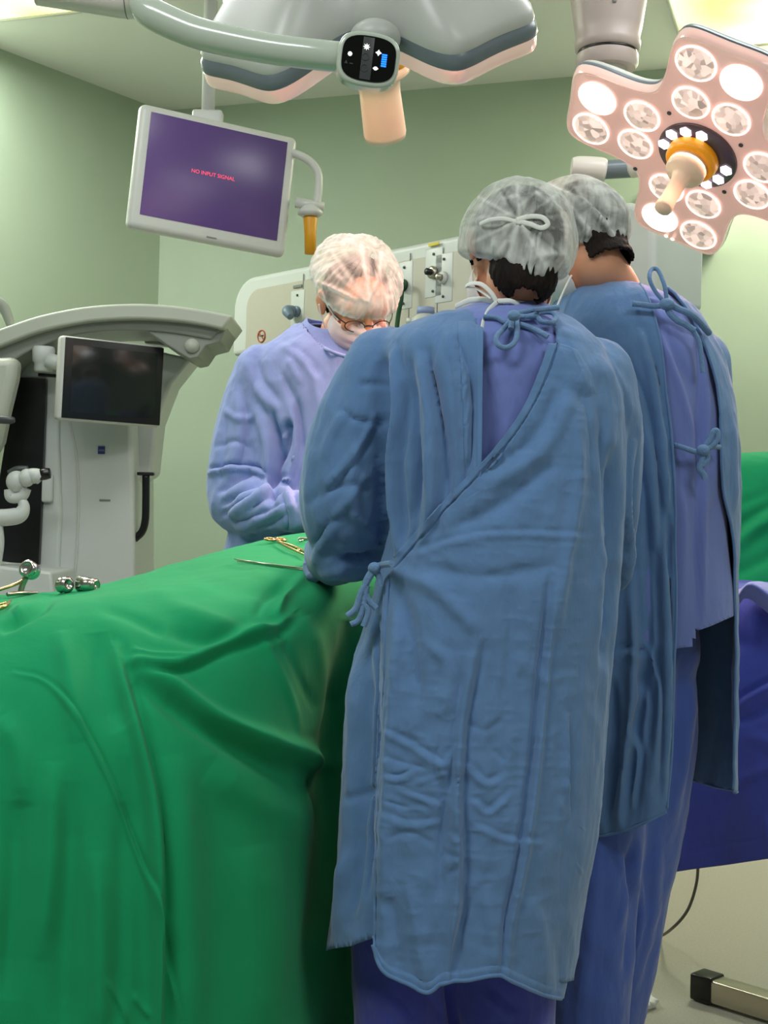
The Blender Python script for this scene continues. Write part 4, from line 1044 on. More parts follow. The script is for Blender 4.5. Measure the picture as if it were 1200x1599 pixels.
# ------------------------------------------------------------------ surgical lights
def star_outline(n=240, phase=0.0, R=1.0):
    off = np.array([0, 6, 12, 17, 20.5, 24, 28, 34, 40, 45]); rr = np.array([.352, .355, .362, .366, .350, .312, .266, .228, .211, .206])
    th = np.linspace(0, 360, n, endpoint=False); d = np.abs(((th - phase + 45) % 90) - 45)
    r = np.interp(d, off, rr)
    for _ in range(3): r = (np.roll(r, 1) + r * 2 + np.roll(r, -1)) / 4
    return np.radians(th), r * R
def star_head(t, c, axes, phase, droop, R=1.0, cover_h=.13, th_=1.0):
    X, Y, N = axes; th, r = star_outline(240, phase, R); n = len(th)
    def ring(sc, h): 
        q = r * sc; dz = (h if h > -.02 else -.02 + (h + .02) * th_) + droop * np.clip((q - .2) / .17, 0, 1.2)
        return c + np.outer(q * np.cos(th), X) + np.outer(q * np.sin(th), Y) + np.outer(dz, N)
    def stack(levels, name, m, capstart=False, capend=False):
        V = np.vstack([ring(a, b) for a, b in levels]); Fc = []
        for i in range(len(levels) - 1):
            for k in range(n):
                a = i * n + k; b = i * n + (k + 1) % n; Fc.append((a, b, b + n, a + n))
        if capend: Fc.append(tuple((len(levels) - 1) * n + k for k in range(n)))
        if capstart: Fc.append(tuple(range(n))[::-1])
        return build(name, V, Fc, m, t, sharp=50)
    stack([(.0005, 0), (.25, 0), (.5, 0), (.75, 0), (.955, 0), (.965, -.004)], 'lens_plate', 'lens_plate')
    stack([(.962, .0), (.985, .001), (1.0, -.008), (1.005, -.028), (.97, -.030)], 'clear_rim', 'rim_plastic')
    stack([(1.0, -.026), (1.012, -.036), (1.008, -.052), (.985, -.060)], 'gasket', 'gasket_grey')
    stack([(.99, -.052), (1.0, -.064), (.985, -.082), (.93, -.10), (.80, -.10 - cover_h * .25), (.6, -.10 - cover_h * .45), (.35, -.10 - cover_h * .6), (.001, -.10 - cover_h * .65)], 'cover', 'white_plastic')
    return ring
def lamp(t, c, axes, r, lit, h=.003):
    X, Y, N = axes
    rim = tube([c + N * h + X * r * math.cos(a) + Y * r * math.sin(a) for a in np.linspace(0, 2 * math.pi, 33)], .0028, smooth=False, seg=8, caps=False)
    prof = [(r * .98, h), (r * .85, h + .0012), (r * .6, h + .003), (r * .3, h + .004), (.0005, h + .0044)]
    d = lathe(c, N, prof, 36); o = build('lamp', d[0], d[1], 'lamp_on' if lit else 'lamp_reflector', t)
    build('lamp_rim', rim[0], rim[1], 'lamp_rim', o)
    return o

def light_right():
    c = P(1090, 242, 3.4); N = nrm([-.48, -.35, -.81]); X = nrm(np.cross([0, 1, 0], N)); Y = np.cross(N, X)
    t = thing('surgical_light', c, 'large surgical lamp with four lobes facing us, lit lenses and orange ring', 'surgical light', 'surgical lights')
    axes = (X, Y, N); ph = 14
    star_head(t, c, axes, ph, .0, 1.03, .13, .42)
    for lobe in range(4):
        for (rr, da, k) in ((.172, -19, 0), (.172, 17, 1), (.292, -10.5, 2), (.297, 12, 3)):
            a = math.radians(ph + lobe * 90 + da)
            lit = (lobe, k) in ((0, 2), (3, 3), (1, 2), (1, 3)) if False else (lobe, k) in ((0, 2), (1, 2), (3, 2), (2, 3))
            lamp(t, c + X * rr * math.cos(a) + Y * rr * math.sin(a), axes, .050 if k > 1 else .047, lit)
    d = lathe(c, N, [(.106, .001), (.104, .006), (.06, .009), (.001, .009)], 64); rg = build('centre_ring', d[0], d[1], 'dark_purple_ring', t)
    def plane_pt(px, py):
        r = P(px, py, 1.0) - CAM; k = ((c - CAM) @ N) / (r @ N); return CAM + r * k
    for px, py in ((1040, 221), (1052, 206), (1074, 202), (1099, 208), (1137, 262), (1125, 276), (1106, 283)):
        q = plane_pt(px, py); h = lathe(q, N, [(.0165, .009), (.0165, .012), (.001, .013)], 6); build('led', h[0], h[1], 'led_white', rg)
    hc = c + X * .006
    d = lathe(hc, N, [(.062, .006), (.068, .014), (.066, .034), (.058, .042), (.03, .043)], 64); build('orange_ring', d[0], d[1], 'orange', t)
    d = lathe(hc, N, [(.050, .040), (.051, .066), (.045, .076), (.028, .082), (.021, .10), (.020, .16), (.023, .19), (.021, .198), (.001, .199)], 48); build('sterile_handle', d[0], d[1], 'handle_beige', t)
    # screws in the plate
    for px, py in ((1046, 176), (1158, 226), (1132, 299), (993, 263)):
        q = plane_pt(px, py); h = lathe(q, N, [(.006, .001), (.006, .003), (.001, .003)], 12); build('screw', h[0], h[1], 'dark_grey', t)
    for px, py in ((1041, 368), (1051, 373)):
        q = plane_pt(px, py); h = lathe(q, N, [(.006, .001), (.005, .003), (.001, .003)], 12); build('indicator', h[0], h[1], 'lamp_rim', t)
    # yoke at the left of the head
    y = MB(); y.add(*tube([P(893, 262, 3.80), P(905, 263, 3.80), P(938, 266, 3.80), P(946, 267, 3.80)], [.028, .034, .036, .030], seg=24))
    y.obj('yoke_cap', 'white_warm', t)
    v = tube([P(930, 266, 3.80), P(1000, 262, 3.80)], .026, seg=24); build('yoke_axle', v[0], v[1], 'gasket_grey', t)
    y = tube([P(985, 262, 3.80), P(1020, 250, 3.76), P(1060, 225, 3.66)], [.030, .038, .04], seg=24); build('yoke_arm', y[0], y[1], 'white_warm', t)
    # joint hub hanging from the ceiling arm
    hx = P(949, 90, 3.75); z = np.array([0, 0, 1.0]); hub = MB()
    hub.add(*lathe(hx, z, [(.078, -.032), (.086, -.020), (.086, .004), (.080, .010)], 48)); hub.obj('joint_ring', 'hub_pink', t)
    d = lathe(hx, z, [(.082, .006), (.082, .018)], 48); build('joint_gap', d[0], d[1], 'black_plastic', t)
    d = lathe(hx, z, [(.080, .014), (.090, .020), (.092, .040), (.088, .052), (.094, .08), (.104, .15), (.120, .26), (.130, .40), (.13, CEIL - hx[2])], 48); build('joint_column', d[0], d[1], 'hub_pink', t)
    d = rbox(hx + [.0, -.098, .16], (.012, .012, .09), .004); build('maker_plate', d[0], d[1], 'grey_mark', t)
    # spring arm between hub and yoke
    d = tube([hx + [0, 0, -.03], hx + [.03, .0, -.09], hx + [.14, .02, -.12], P(1090, 190, 3.72)], [.05, .045, .05, .05], seg=20); build('spring_arm', d[0], d[1], 'white_plastic', t)
    return c, N
LB_C, LB_N = light_right()

def light_top():
    c = P(580, 34, 2.78); N = nrm([.14, .60, -.79]); X = nrm(np.cross([0, 1, .2], N)); X = nrm(np.array([1, 0, 0]) - N * N[0]) ; Y = np.cross(N, X)
    X2 = math.cos(-.05) * X + math.sin(-.05) * Y; Y2 = np.cross(N, X2); axes = (X2, Y2, N)
    t = thing('surgical_light', c, 'surgical lamp seen edge-on above the table, with black control panel and side bar', 'surgical light', 'surgical lights')
    star_head(t, c, axes, 45 + 4, .036, 1.03, .16)
    for lobe in range(4):
        for (rr, da) in ((.172, -19), (.172, 17), (.292, -10.5), (.297, 12)):
            a = math.radians(49 + lobe * 90 + da)
            lamp(t, c + X2 * rr * math.cos(a) + Y2 * rr * math.sin(a) + N * .036 * max(0, (rr - .2) / .17), axes, .047, True)
    d = lathe(c, N, [(.070, .0), (.075, .06), (.072, .088), (.05, .09)], 64); build('orange_ring', d[0], d[1], 'orange', t)
    d = lathe(c, N, [(.064, .080), (.070, .084), (.069, .108), (.062, .114), (.046, .116), (.044, .150), (.0465, .238), (.044, .250), (.03, .256), (.001, .257)], 64); build('sterile_handle', d[0], d[1], 'handle_beige', t)
    # side bar and control panel
    bd = 2.34
    v = tube(PP(bd, (219, -14, 2.40), (224, 6, 2.39), (240, 22, 2.38), (290, 45, 2.37), (340, 60, 2.36), (420, 76, 2.35), (500, 86), (560, 92)), [.022, .026, .028, .0275, .027, .026, .026, .026], n=80, seg=28); build('side_bar', v[0], v[1], 'bar_green_grey', t)
    px_ = math.radians(-7); n = nrm(-FW + np.array([.12, 0, -.05])); xa = nrm(RT - n * (RT @ n)); ya = np.cross(n, xa); ax_ = math.cos(px_) * xa + math.sin(px_) * ya; ay_ = np.cross(n, ax_)
    pc = P(576, 92, bd - .03)
    def stad(w_, h_, cut_=.32):
        pts = []
        for a in np.linspace(0, 2 * math.pi, 72, endpoint=False):
            ca, sa = math.cos(a), math.sin(a); e = .55
            x = w_ * math.copysign(abs(ca) ** .75, ca); y = h_ * math.copysign(abs(sa) ** e, sa); pts.append((x, y))
        return pts
    v = prism(stad(.054, .047), -.035, .0, (ax_, ay_, n), pc); h = build('panel_housing', v[0], v[1], 'bar_green_grey', t, sharp=40); bevel_obj(h, .006, 4)
    v = prism(stad(.0465, .0385), -.001, .0016, (ax_, ay_, n), pc); f_ = build('control_panel', v[0], v[1], 'black_gloss', t, sharp=40)
    q = lambda a, b, z=.0018: pc + ax_ * a + ay_ * b + n * z
    v = rbox(q(-.003, 0, .0016), (.019, .072, .0012), .0004, (ax_, ay_, n)); build('key_strip', v[0], v[1], 'dark_grey', f_)
    def icon(name, m, a, b, pts):
        vv = prism([(x, y) for x, y in pts], 0, .0008, (ax_, ay_, n), q(a, b, .0024)); build(name, vv[0], vv[1], m, f_, smooth=False)
    def circ(r, k=16): return [(r * math.cos(x), r * math.sin(x)) for x in np.linspace(0, 2 * math.pi, k, endpoint=False)]
    def star(r1, r2, k): return [((r1 if i % 2 == 0 else r2) * math.cos(math.pi * i / k), (r1 if i % 2 == 0 else r2) * math.sin(math.pi * i / k)) for i in range(2 * k)]
    icon('button_icon', 'icon_white', -.033, .003, circ(.0038)); icon('button_icon', 'icon_white', -.006, .019, star(.0062, .0028, 8))
    icon('button_icon', 'icon_white', .0155, .012, star(.0056, .0030, 4)); icon('button_icon', 'icon_white', .0135, -.015, star(.0048, .0030, 2) if False else [(.005, 0), (.0015, .003), (-.0015, .003), (-.005, 0), (-.0015, -.003), (.0015, -.003)])
    for a, b in ((-.006, .002), (-.006, -.017)):
        vv = tube([q(a + .006 * math.cos(x), b + .006 * math.sin(x), .0024) for x in np.linspace(0, 2 * math.pi, 20)], .0008, smooth=False, seg=6, caps=False); build('button_ring', vv[0], vv[1], 'icon_dim', f_)
    icon('small_icon', 'icon_dim', -.038, -.012, [(-.003, -.002), (.003, -.002), (0, .004)]); icon('small_icon', 'icon_dim', -.029, -.013, [(-.003, -.001), (.003, -.001), (.003, .001), (-.003, .001)])
    for k in range(6): 
        vv = rbox(q(.0265, .010 - k * .0038, .0024), (.0092, .0028, .0010), .0004, (ax_, ay_, n)); build('level_bar', vv[0], vv[1], 'icon_blue', f_)
    # arm running left from the bar
    v = tube(PP(2.42, (222, -4), (198, -2), (160, -7), (60, -22)), [.034, .035, .034, .034], seg=28); build('support_arm', v[0], v[1], 'white_warm', t)
    v = tube(PP(2.42, (199.5, -2), (198, -2)), .0353, seg=28, smooth=False); build('arm_seam', v[0], v[1], 'grey_mark', t)
    # joint dome behind the bar
    v = sphere(P(586, 60, 2.52), (.048, .05, .034), nu=40, nv=20); build('pivot_dome', v[0], v[1], 'light_grey', t)
    # arm up to the ceiling
    bk = c - N * .16
    v = tube([bk, bk + np.array([0, -.02, .25]), [bk[0], bk[1], CEIL]], [.05, .05, .05], seg=24); build('ceiling_arm', v[0], v[1], 'white_plastic', t)
    return c, N
LA_C, LA_N = light_top()
WARM = (1.0, .50, .42)
# the light those lamps throw on the operating field
area('surgical_light_beam', LA_C + LA_N * .10, LA_C + LA_N * 1.5, .5, 1.6, (1.0, .44, .34), spread=75)
area('surgical_light_beam', LB_C + LB_N * .05, LB_C + LB_N * 1.5, .5, 12, (1.0, .46, .36), spread=75)

# ------------------------------------------------------------------ hanging monitor
def text_mesh(s, size):
    cu = bpy.data.curves.new('t', 'FONT'); cu.body = s; cu.size = size; cu.align_x = 'CENTER'; cu.align_y = 'CENTER'; cu.extrude = .0004
    o = bpy.data.objects.new('t', cu); COL.objects.link(o); dg = bpy.context.evaluated_depsgraph_get(); me = o.evaluated_get(dg).to_mesh()
    V = np.array([v.co[:] for v in me.vertices]); Fc = [tuple(p.vertices) for p in me.polygons]; o.evaluated_get(dg).to_mesh_clear(); bpy.data.objects.remove(o); bpy.data.curves.remove(cu)
    return V, Fc
def hanging_monitor():
    tl, tr, bl, br = P(212, 157, 4.30), P(459, 214, 4.50), P(207, 356, 4.30), P(453, 402, 4.50)
    c = (tl + tr + bl + br) / 4; X = nrm((tr - tl) + (br - bl)); Y = nrm((tl + tr) - (bl + br)); N = np.cross(X, Y); Y = np.cross(N, X)
    w_, h_ = np.linalg.norm(tr - tl), np.linalg.norm(tl - bl); ax = (X, Y, N)
    t = thing('monitor', c, 'white-framed monitor with purple screen hanging from the ceiling on a pole', 'monitor')
    v = rbox(c - N * .025, (w_, h_, .05), .022, ax, 5); build('frame', v[0], v[1], 'white_plastic', t)
    v = rbox(c - N * .075, (w_ * .7, h_ * .7, .06), .02, ax, 4); build('back_cover', v[0], v[1], 'light_grey', t)
    sc = c + Y * .012; v = rbox(sc + N * .001, (w_ * .865, h_ * .82, .003), .001, ax); s = build('screen', v[0] , v[1], 'screen_purple', t)
    V, Fc = text_mesh('NO INPUT SIGNAL', .0175); V = V @ np.array(ax) + (sc + N * .003 + Y * .006 - X * .008); build('lettering', V, Fc, 'text_red', s, smooth=False)
    v = rbox(c - Y * (h_ / 2 - .018) + N * .0005 + X * .01, (.034, .004, .001), .0003, ax); build('maker_mark', v[0], v[1], 'grey_mark', t)
    tp = c + Y * h_ * .5 - N * .05; px = P(325, 178, 4.44)
    v = tube([px - [0, 0, .03], [px[0], px[1], CEIL]], .022, smooth=False, seg=24); build('pole', v[0], v[1], 'white_plastic', t)
    v = rbox(px - [0, -.0, .10], (.10, .05, .22), .01); build('mount_plate', v[0], v[1], 'light_grey', t)
    d = 4.5
    v = tube(PP(d, (440, 236, 4.56), (464, 241), (484, 252), (496, 268), (498, 290), (495, 318)), .0135, n=60, seg=20); build('handle_arm', v[0], v[1], 'white_plastic', t)
    v = tube(PP(d, (462, 316), (506, 324)), .0175, smooth=False, seg=24); build('handle_joint', v[0], v[1], 'white_plastic', t)
    v = tube(PP(d, (463.2, 316.2), (461.6, 315.9)), .010, smooth=False, seg=20); build('joint_screw', v[0], v[1], 'dark_grey', t)
    v = lathe(P(485, 333, d), [0.02, 0, -1], [(.018, -.03), (.042, -.006), (.043, .004), (.030, .012)], 36); build('flange', v[0], v[1], 'white_plastic', t)
    v = lathe(P(485, 338, d), [0.02, 0, -1], [(.022, 0), (.024, .01), (.020, .06), (.019, .125), (.001, .128)], 32); build('orange_grip', v[0], v[1], 'yellow_ochre', t)
hanging_monitor()

# ------------------------------------------------------------------ operating microscope
def microscope():
    D = 4.7
    t = thing('surgical_microscope', P(150, 900, D) * [1, 1, 0], 'white operating microscope with arched arm and black touch screen', 'microscope')
    def slab(pts, d0, d1, name, m, bev=.008, par=None):
        """image outline given its own depth and thickness"""
        A = [P(x, y, d0) for x, y in pts]; B = [p + np.array([0, d1 - d0, 0]) for p in A]; n = len(pts)
        V = np.array(A + B); Fc = [tuple(range(n)), tuple(range(n, 2 * n))[::-1]] + [(i, n + i, n + (i + 1) % n, (i + 1) % n) for i in range(n)]
        o = build(name, V, Fc, m, par or t, sharp=35)
        if bev: bevel_obj(o, bev, 3)
        return o
    # column body
    slab([(96, 600), (205, 640), (209, 760), (210, 920), (214, 1340), (72, 1340), (84, 920), (90, 820), (90, 720), (84, 650), (84, 590)], D, D + .42, 'column', 'device_white', .02)
    slab([(70, 560), (92, 556), (92, 700), (96, 800), (90, 930), (84, 1340), (48, 1340), (58, 900), (68, 700)], D - .02, D + .3, 'column_edge', 'device_white', .012)
    v = tube(PP(D - .003, (108, 655), (118, 700), (123, 770), (120, 860), (113, 960), (110, 1100)), .0035, seg=8); build('column_seam', v[0], v[1], 'white_plastic', t)
    slab([(213, 540), (300, 560), (268, 600), (245, 660), (236, 740), (206, 760), (206, 640)], D + .12, D + .32, 'rear_brace', 'device_white', .012)
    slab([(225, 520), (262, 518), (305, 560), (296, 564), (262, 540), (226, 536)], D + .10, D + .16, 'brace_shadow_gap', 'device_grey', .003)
    # arched balance arm
    top = [(-60, 532), (0, 513), (60, 493), (130, 479), (200, 474), (260, 476), (320, 484), (364, 493)]
    def beam(name, up, dn, m, d0, d1, bev):
        pts = [tuple(p) for p in catmull(up, 50)] + [tuple(p) for p in catmull(dn, 50)][::-1]; return slab(pts, d0, d1, name, m, bev)
    beam('balance_arm', top, [(-60, 560), (0, 540), (60, 518), (130, 503), (200, 498), (260, 500), (310, 506), (348, 514)], 'boom_grey', D - .22, D + .12, .018)
    beam('arm_underside_shade', [(-60, 556), (0, 536), (60, 514), (130, 500), (200, 495), (260, 497), (310, 504), (346, 512)], [(-60, 640), (0, 600), (26, 560), (90, 530), (150, 518), (215, 516), (270, 520), (330, 530)], 'device_grey', D - .18, D + .1, .012)  # shading below the arm, put in as a darker grey band
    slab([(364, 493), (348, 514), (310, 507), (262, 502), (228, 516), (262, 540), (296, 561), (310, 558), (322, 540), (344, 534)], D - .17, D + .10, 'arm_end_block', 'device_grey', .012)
    v = tube([P(300, 540, D - .18), P(300, 540, D - .16)], .024, smooth=False, seg=24); build('pivot_cap', v[0], v[1], 'boom_grey', t)
    slab([(-70, 560), (26, 556), (22, 590), (10, 640), (0, 690), (-40, 760), (-80, 760)], D - .26, D - .16, 'drop_arm', 'boom_grey', .03)
    v = tube(PP(D - .1, (-20, 462), (4, 478), (14, 500), (16, 508)), [.022, .02, .016, .014], seg=16); build('arm_hose', v[0], v[1], 'device_grey', t)
    v = tube(PP(D - .3, (-30, 655), (0, 655), (16, 656), (23, 656)), [.014, .014, .013, .008], seg=16); build('knob', v[0], v[1], 'dark_grey', t)
    # black bay
    slab([(16, 589), (72, 591), (68, 700), (64, 800), (60, 886), (-30, 870), (-10, 800), (6, 700), (10, 612)], D - .045, D + .0, 'black_panel', 'black_plastic', .004)
    slab([(24, 572), (40, 560), (60, 549), (80, 548), (80, 590), (22, 590)], D - .02, D + .1, 'upper_housing', 'device_white', .01)
    # monitor
    tl, tr, bl, br = P(97, 523, D - .30), P(258, 544, D - .12), P(88, 655, D - .30), P(249, 665, D - .12)
    c = (tl + tr + bl + br) / 4; X = nrm((tr - tl) + (br - bl)); Y = nrm((tl + tr) - (bl + br)); N = np.cross(X, Y); Y = np.cross(N, X); ax = (X, Y, N)
    w_, h_ = np.linalg.norm(tr - tl), np.linalg.norm(tl - bl)
    v = rbox(c - N * .022, (w_, h_, .045), .012, ax, 4); fr = build('screen_housing', v[0], v[1], 'white_plastic', t)
    v = rbox(c + X * .006 + Y * .001, (w_ * .955, h_ * .955, .006), .003, ax); b = build('touch_screen', v[0], v[1], 'bezel_black', t)
    v = rbox(c + X * .008 + N * .003, (w_ * .82, h_ * .80, .001), .0004, ax); build('display', v[0], v[1], 'screen_dark', b)
    for (x0, y0, x1, y1, r) in ((60, 556, 84, 556, .024), (66, 572, 86, 574, .020), (78, 560, 96, 566, .026)):
        pass
    v = lathe(P(68, 560, D - .16), [0, 0, 1], [(.026, -.045), (.030, -.04), (.030, -.015), (.036, -.01), (.038, .03), (.034, .04)], 32); build('screen_joint', v[0], v[1], 'device_white', t)
    v = tube(PP(D - .18, (74, 562), (100, 570)), .026, smooth=False, seg=20); build('screen_arm', v[0], v[1], 'device_white', t)
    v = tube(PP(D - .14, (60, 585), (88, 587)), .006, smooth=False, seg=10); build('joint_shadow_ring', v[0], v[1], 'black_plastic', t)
    # binocular head and its arm
    dd = D - .30
    m_ = MB(); m_.add(*sphere(P(27, 752, dd), (.036, .035, .038), nu=28, nv=16)); m_.add(*sphere(P(42, 746, dd - .02), (.026, .028, .030), nu=24, nv=14)); m_.add(*tube(PP(dd, (16, 764), (18, 776), (34, 774), (40, 762)), .020, seg=14))
    m_.add(*tube(PP(dd - .02, (36, 748), (48, 742), (58, 744), (64, 748)), [.024, .022, .026, .020], seg=18)); h = m_.obj('eyepiece_head', 'device_white', t)
    v = tube(PP(dd - .02, (62, 742), (70, 740), (78, 739)), [.018, .020, .017], seg=18); build('eyepiece', v[0], v[1], 'black_plastic', h)
    v = tube(PP(dd, (14, 740), (28, 734), (44, 732)), [.012, .014, .010], seg=12); build('head_top', v[0], v[1], 'dark_grey', h)
    v = tube(PP(dd, (-20, 808), (10, 808), (30, 804), (37, 792), (34, 780)), [.028, .028, .027, .020, .014], seg=18); build('head_arm', v[0], v[1], 'device_white', t)
    v = tube(PP(dd, (-10, 820), (-8, 850), (-14, 890)), .03, seg=16); build('head_bracket', v[0], v[1], 'device_white', t)
    v = rbox(P(74, 762, D - .03), (.040, .03, .10), .01); build('side_switch', v[0], v[1], 'device_white', t)
    # square mark, small plate, black grip
    v = rbox(P(158.5, 703, D - .002), (.024, .004, .027), .001); lg = build('logo_plate', v[0], v[1], 'logo_blue', t)
    V, Fc = text_mesh('ZEISS', .0085); V = V @ np.array([[1, 0, 0], [0, 0, 1], [0, -1, 0]]) + (P(158.5, 703.5, D - .0048)); build('lettering', V, Fc, 'pale_mark', lg, smooth=False)
    v = rbox(P(164, 781, D - .002), (.038, .003, .006), .001); build('small_plate', v[0], v[1], 'grey_mark', t)
    v = tube(PP(D + .04, (228, 742), (228, 780), (227, 812), (222, 830), (210, 842)), .0135, seg=16); g = build('grip', v[0], v[1], 'black_plastic', t)
    v = rbox(P(228, 740, D + .04), (.060, .03, .012), .004); build('grip_bracket', v[0], v[1], 'black_plastic', g)
    # foot shelf of the stand
    slab([(-60, 880), (0, 884), (80, 893), (84, 935), (84, 1000), (-60, 1000)], D - .34, D + .02, 'shelf', 'device_white', .01)
    slab([(-60, 1380), (260, 1380), (270, 1450), (-60, 1450)], D - .35, D + .5, 'base', 'device_white', .03)
microscope()

# ------------------------------------------------------------------ gas supply pendant
def pendant_unit():
    a = P(372, 490, 5.6); zt = 1.2 + .0; X = nrm(np.array([.90, -1.01, 0])); Z = np.array([0, 0, 1.0]); Nn = np.cross(X, Z)
    if Nn @ FW > 0: Nn = -Nn
    a0 = P(362, 556, 5.62); top = P(430, 430, 5.32)[2]; bot = a0[2] + .0; L = 2.16; H = top - bot + .03; a0 = np.array([a0[0], a0[1], bot])
    t = thing('supply_pendant', a0 + X * L / 2, 'long white wall-hung supply unit with gas outlets behind the masked heads', 'medical supply unit')
    def outline(x0, x1, z0, z1, r, slope=.0):
        pts = []
        for (cx, cz, s) in ((x1 - r, z0 + .02, -90), (x1 - r, z1 - r, 0), (x0 + r, z1 - r, 90), (x0 + .02, z0 + .02, 180)):
            rr = r if cz > z0 + .1 else .02
            cx = cx if cz > z0 + .1 or cx < x0 + .1 else x1 - .02
            for k in range(9): an = math.radians(s + k * 90 / 8); pts.append((cx + rr * math.cos(an), cz + rr * math.sin(an)))
        return pts
    ax = (X, Z, Nn)
    v = prism(outline(0, L, 0, H, .13), -.26, .0, ax, a0); o = build('housing', v[0], v[1], 'device_white', t, sharp=40); bevel_obj(o, .022, 5)
    v = prism(outline(.10, L - .10, -.0 + .004, H - .055, .08), -.01, .004, ax, a0); o = build('front_panel', v[0], v[1], 'panel_beige', t, sharp=40); bevel_obj(o, .003, 2)
    def on(px, py):
        r = P(px, py, 1.0) - CAM; q = a0 + Nn * .004; k = ((q - CAM) @ Nn) / (r @ Nn); return CAM + r * k
    for px in (474, 690 - 6, 640):
        p = on(px, 440); v = rbox([p[0], p[1], bot + H * .48], (.004, H * .84, .003), .0005, ax); build('panel_joint', v[0], v[1], 'grey_mark', t)
    # outlets
    def outlet(px, py, plug=None, lab=None, dark=True):
        p = on(px, py); b = rbox(p, (.085, .17, .004), .003, ax); o = build('outlet_plate', b[0], b[1], 'device_white', t)
        v = lathe(p + Nn * .003, Nn, [(.022, 0), (.022, .010), (.016, .014)], 28); build('outlet_socket', v[0], v[1], plug or 'steel', o)
        v = lathe(p + Nn * .016, Nn, [(.012, 0), (.012, .02), (.004, .022)], 20); build('outlet_core', v[0], v[1], 'black_plastic' if dark else 'steel', o)
        for s in (-1, 1):
            v = lathe(p + Nn * .003 + Z * .065 * s, Nn, [(.005, 0), (.005, .003), (.001, .003)], 12); build('outlet_screw', v[0], v[1], 'dark_grey', o)
        if lab: v = rbox(p + Z * .100 + Nn * .004, (.055, .011, .002), .0005, ax); build('outlet_label', v[0], v[1], lab, o)
        return o
    outlet(465, 487, 'plug_blue', 'grey_mark'); outlet(678, 426, 'steel', 'yellow'); outlet(632, 446, 'hose_green', None); outlet(694, 434, 'light_grey', None, False); outlet(580, 450, 'steel', 'grey_mark')
    p = on(462, 487); v = tube([p + Nn * .02, p + Nn * .05 + X * .012 - Z * .005, p + Nn * .055 + X * .04 - Z * .03], [.024, .022, .014], seg=16); build('gas_plug', v[0], v[1], 'plug_blue', t)
    # no smoking disc
    p = on(409, 525) + Nn * .002
    v = tube([p + X * .024 * math.cos(x) + Z * .024 * math.sin(x) for x in np.linspace(0, 2 * math.pi, 33)], .0030, smooth=False, seg=8, caps=False); sg = build('no_smoking_sign', v[0], v[1], 'red_mark', t)
    v = tube([p + (X - Z) * .017, p - (X - Z) * .017], .0022, smooth=False, seg=8); build('sign_bar', v[0], v[1], 'red_mark', sg)
    v = rbox(p + Z * .002, (.026, .005, .002), .0005, ax); build('cigarette_mark', v[0], v[1], 'dark_grey', sg)
    # shelf rail with bottles
    q = on(640, 500) + Nn * .06; sh = thing('instrument_shelf', q, 'grey ledge under the supply unit, seen between the capped heads', 'shelf')
    v = rbox([q[0], q[1], bot - .10], (.9, .012, .16), .003, (X, Z, Nn)); build('shelf_board', v[0], v[1], 'device_grey', sh)
    for s in (-1, 1):
        v = rbox(np.array([q[0], q[1], bot - .04]) + X * s * .4 - Nn * .10, (.02, .16, .02), .003, (X, Z, Nn)); build('shelf_bracket', v[0], v[1], 'device_grey', sh)
    zs = bot - .09
    for (px, w_, h_, m, lab) in ((657, .022, .13, 'clear_plastic', 'small white capped bottle on the ledge next to the green hose'), (681, .05, .16, 'clear_plastic', 'clear container with a blue lid on the ledge behind the middle person')):
        p = on(px, 500) + Nn * .05; p[2] = zs
        b = thing('bottle', p, lab, 'bottle')
        v = lathe(p, Z, [(w_ * .9, 0), (w_, .006), (w_, h_ * .75), (w_ * .6, h_ * .85), (w_ * .5, h_ * .88)], 28); build('vessel', v[0], v[1], m, b)
        v = lathe(p, Z, [(w_ * .62, h_ * .86), (w_ * .62, h_ * 1.0), (.001, h_ * 1.0)], 24); build('lid', v[0], v[1], 'label_blue' if w_ > .03 else 'white_plastic', b)
    p = on(634, 443) + Nn * .03
    v = tube([p, p + Nn * .02 + X * .02 + Z * .004, np.array(on(643, 450)) + Nn * .05, np.array(on(643, 470)) + Nn * .05, np.array(on(638, 498)) + Nn * .05, np.array(on(634, 540)) + Nn * .05], .0085, n=60, seg=14); build('gas_hose', v[0], v[1], 'hose_green', t)
    v = rbox(a0 + X * L * .55 + Z * H * .5 - Nn * .52, (.22, .16, .6), .02, (X, Z, Nn)); build('wall_strut', v[0], v[1], 'device_white', t)
pendant_unit()

def wall_box():
    nb = np.array([-bdir[1], bdir[0], 0]); 
    if nb @ FW > 0: nb = -nb
    def on(px, py):
        r = P(px, py, 1.0) - CAM; k = ((cornerL - CAM) @ nb) / (r @ nb); return CAM + r * k
    p = on(1062, 335); q = on(1120, 397); r0 = on(1016, 392); ax = (bdir, np.array([0, 0, 1.0]), nb)
    t = thing('wall_cabinet', on(1066, 340), 'pale box on the back wall below the large round lamp', 'cabinet')
    w_ = np.linalg.norm((q - r0)[:2]); v = rbox((q + r0) / 2 * [1, 1, 0] + [0, 0, on(1066, 340)[2]] + nb * .05, (w_, .28, .10), .006, ax); build('body', v[0], v[1], 'device_white', t)
    v = rbox(on(1050, 383) + nb * .12, (.24, .05, .08), .008, ax); build('tray', v[0], v[1], 'pale_mark', t)
wall_box()

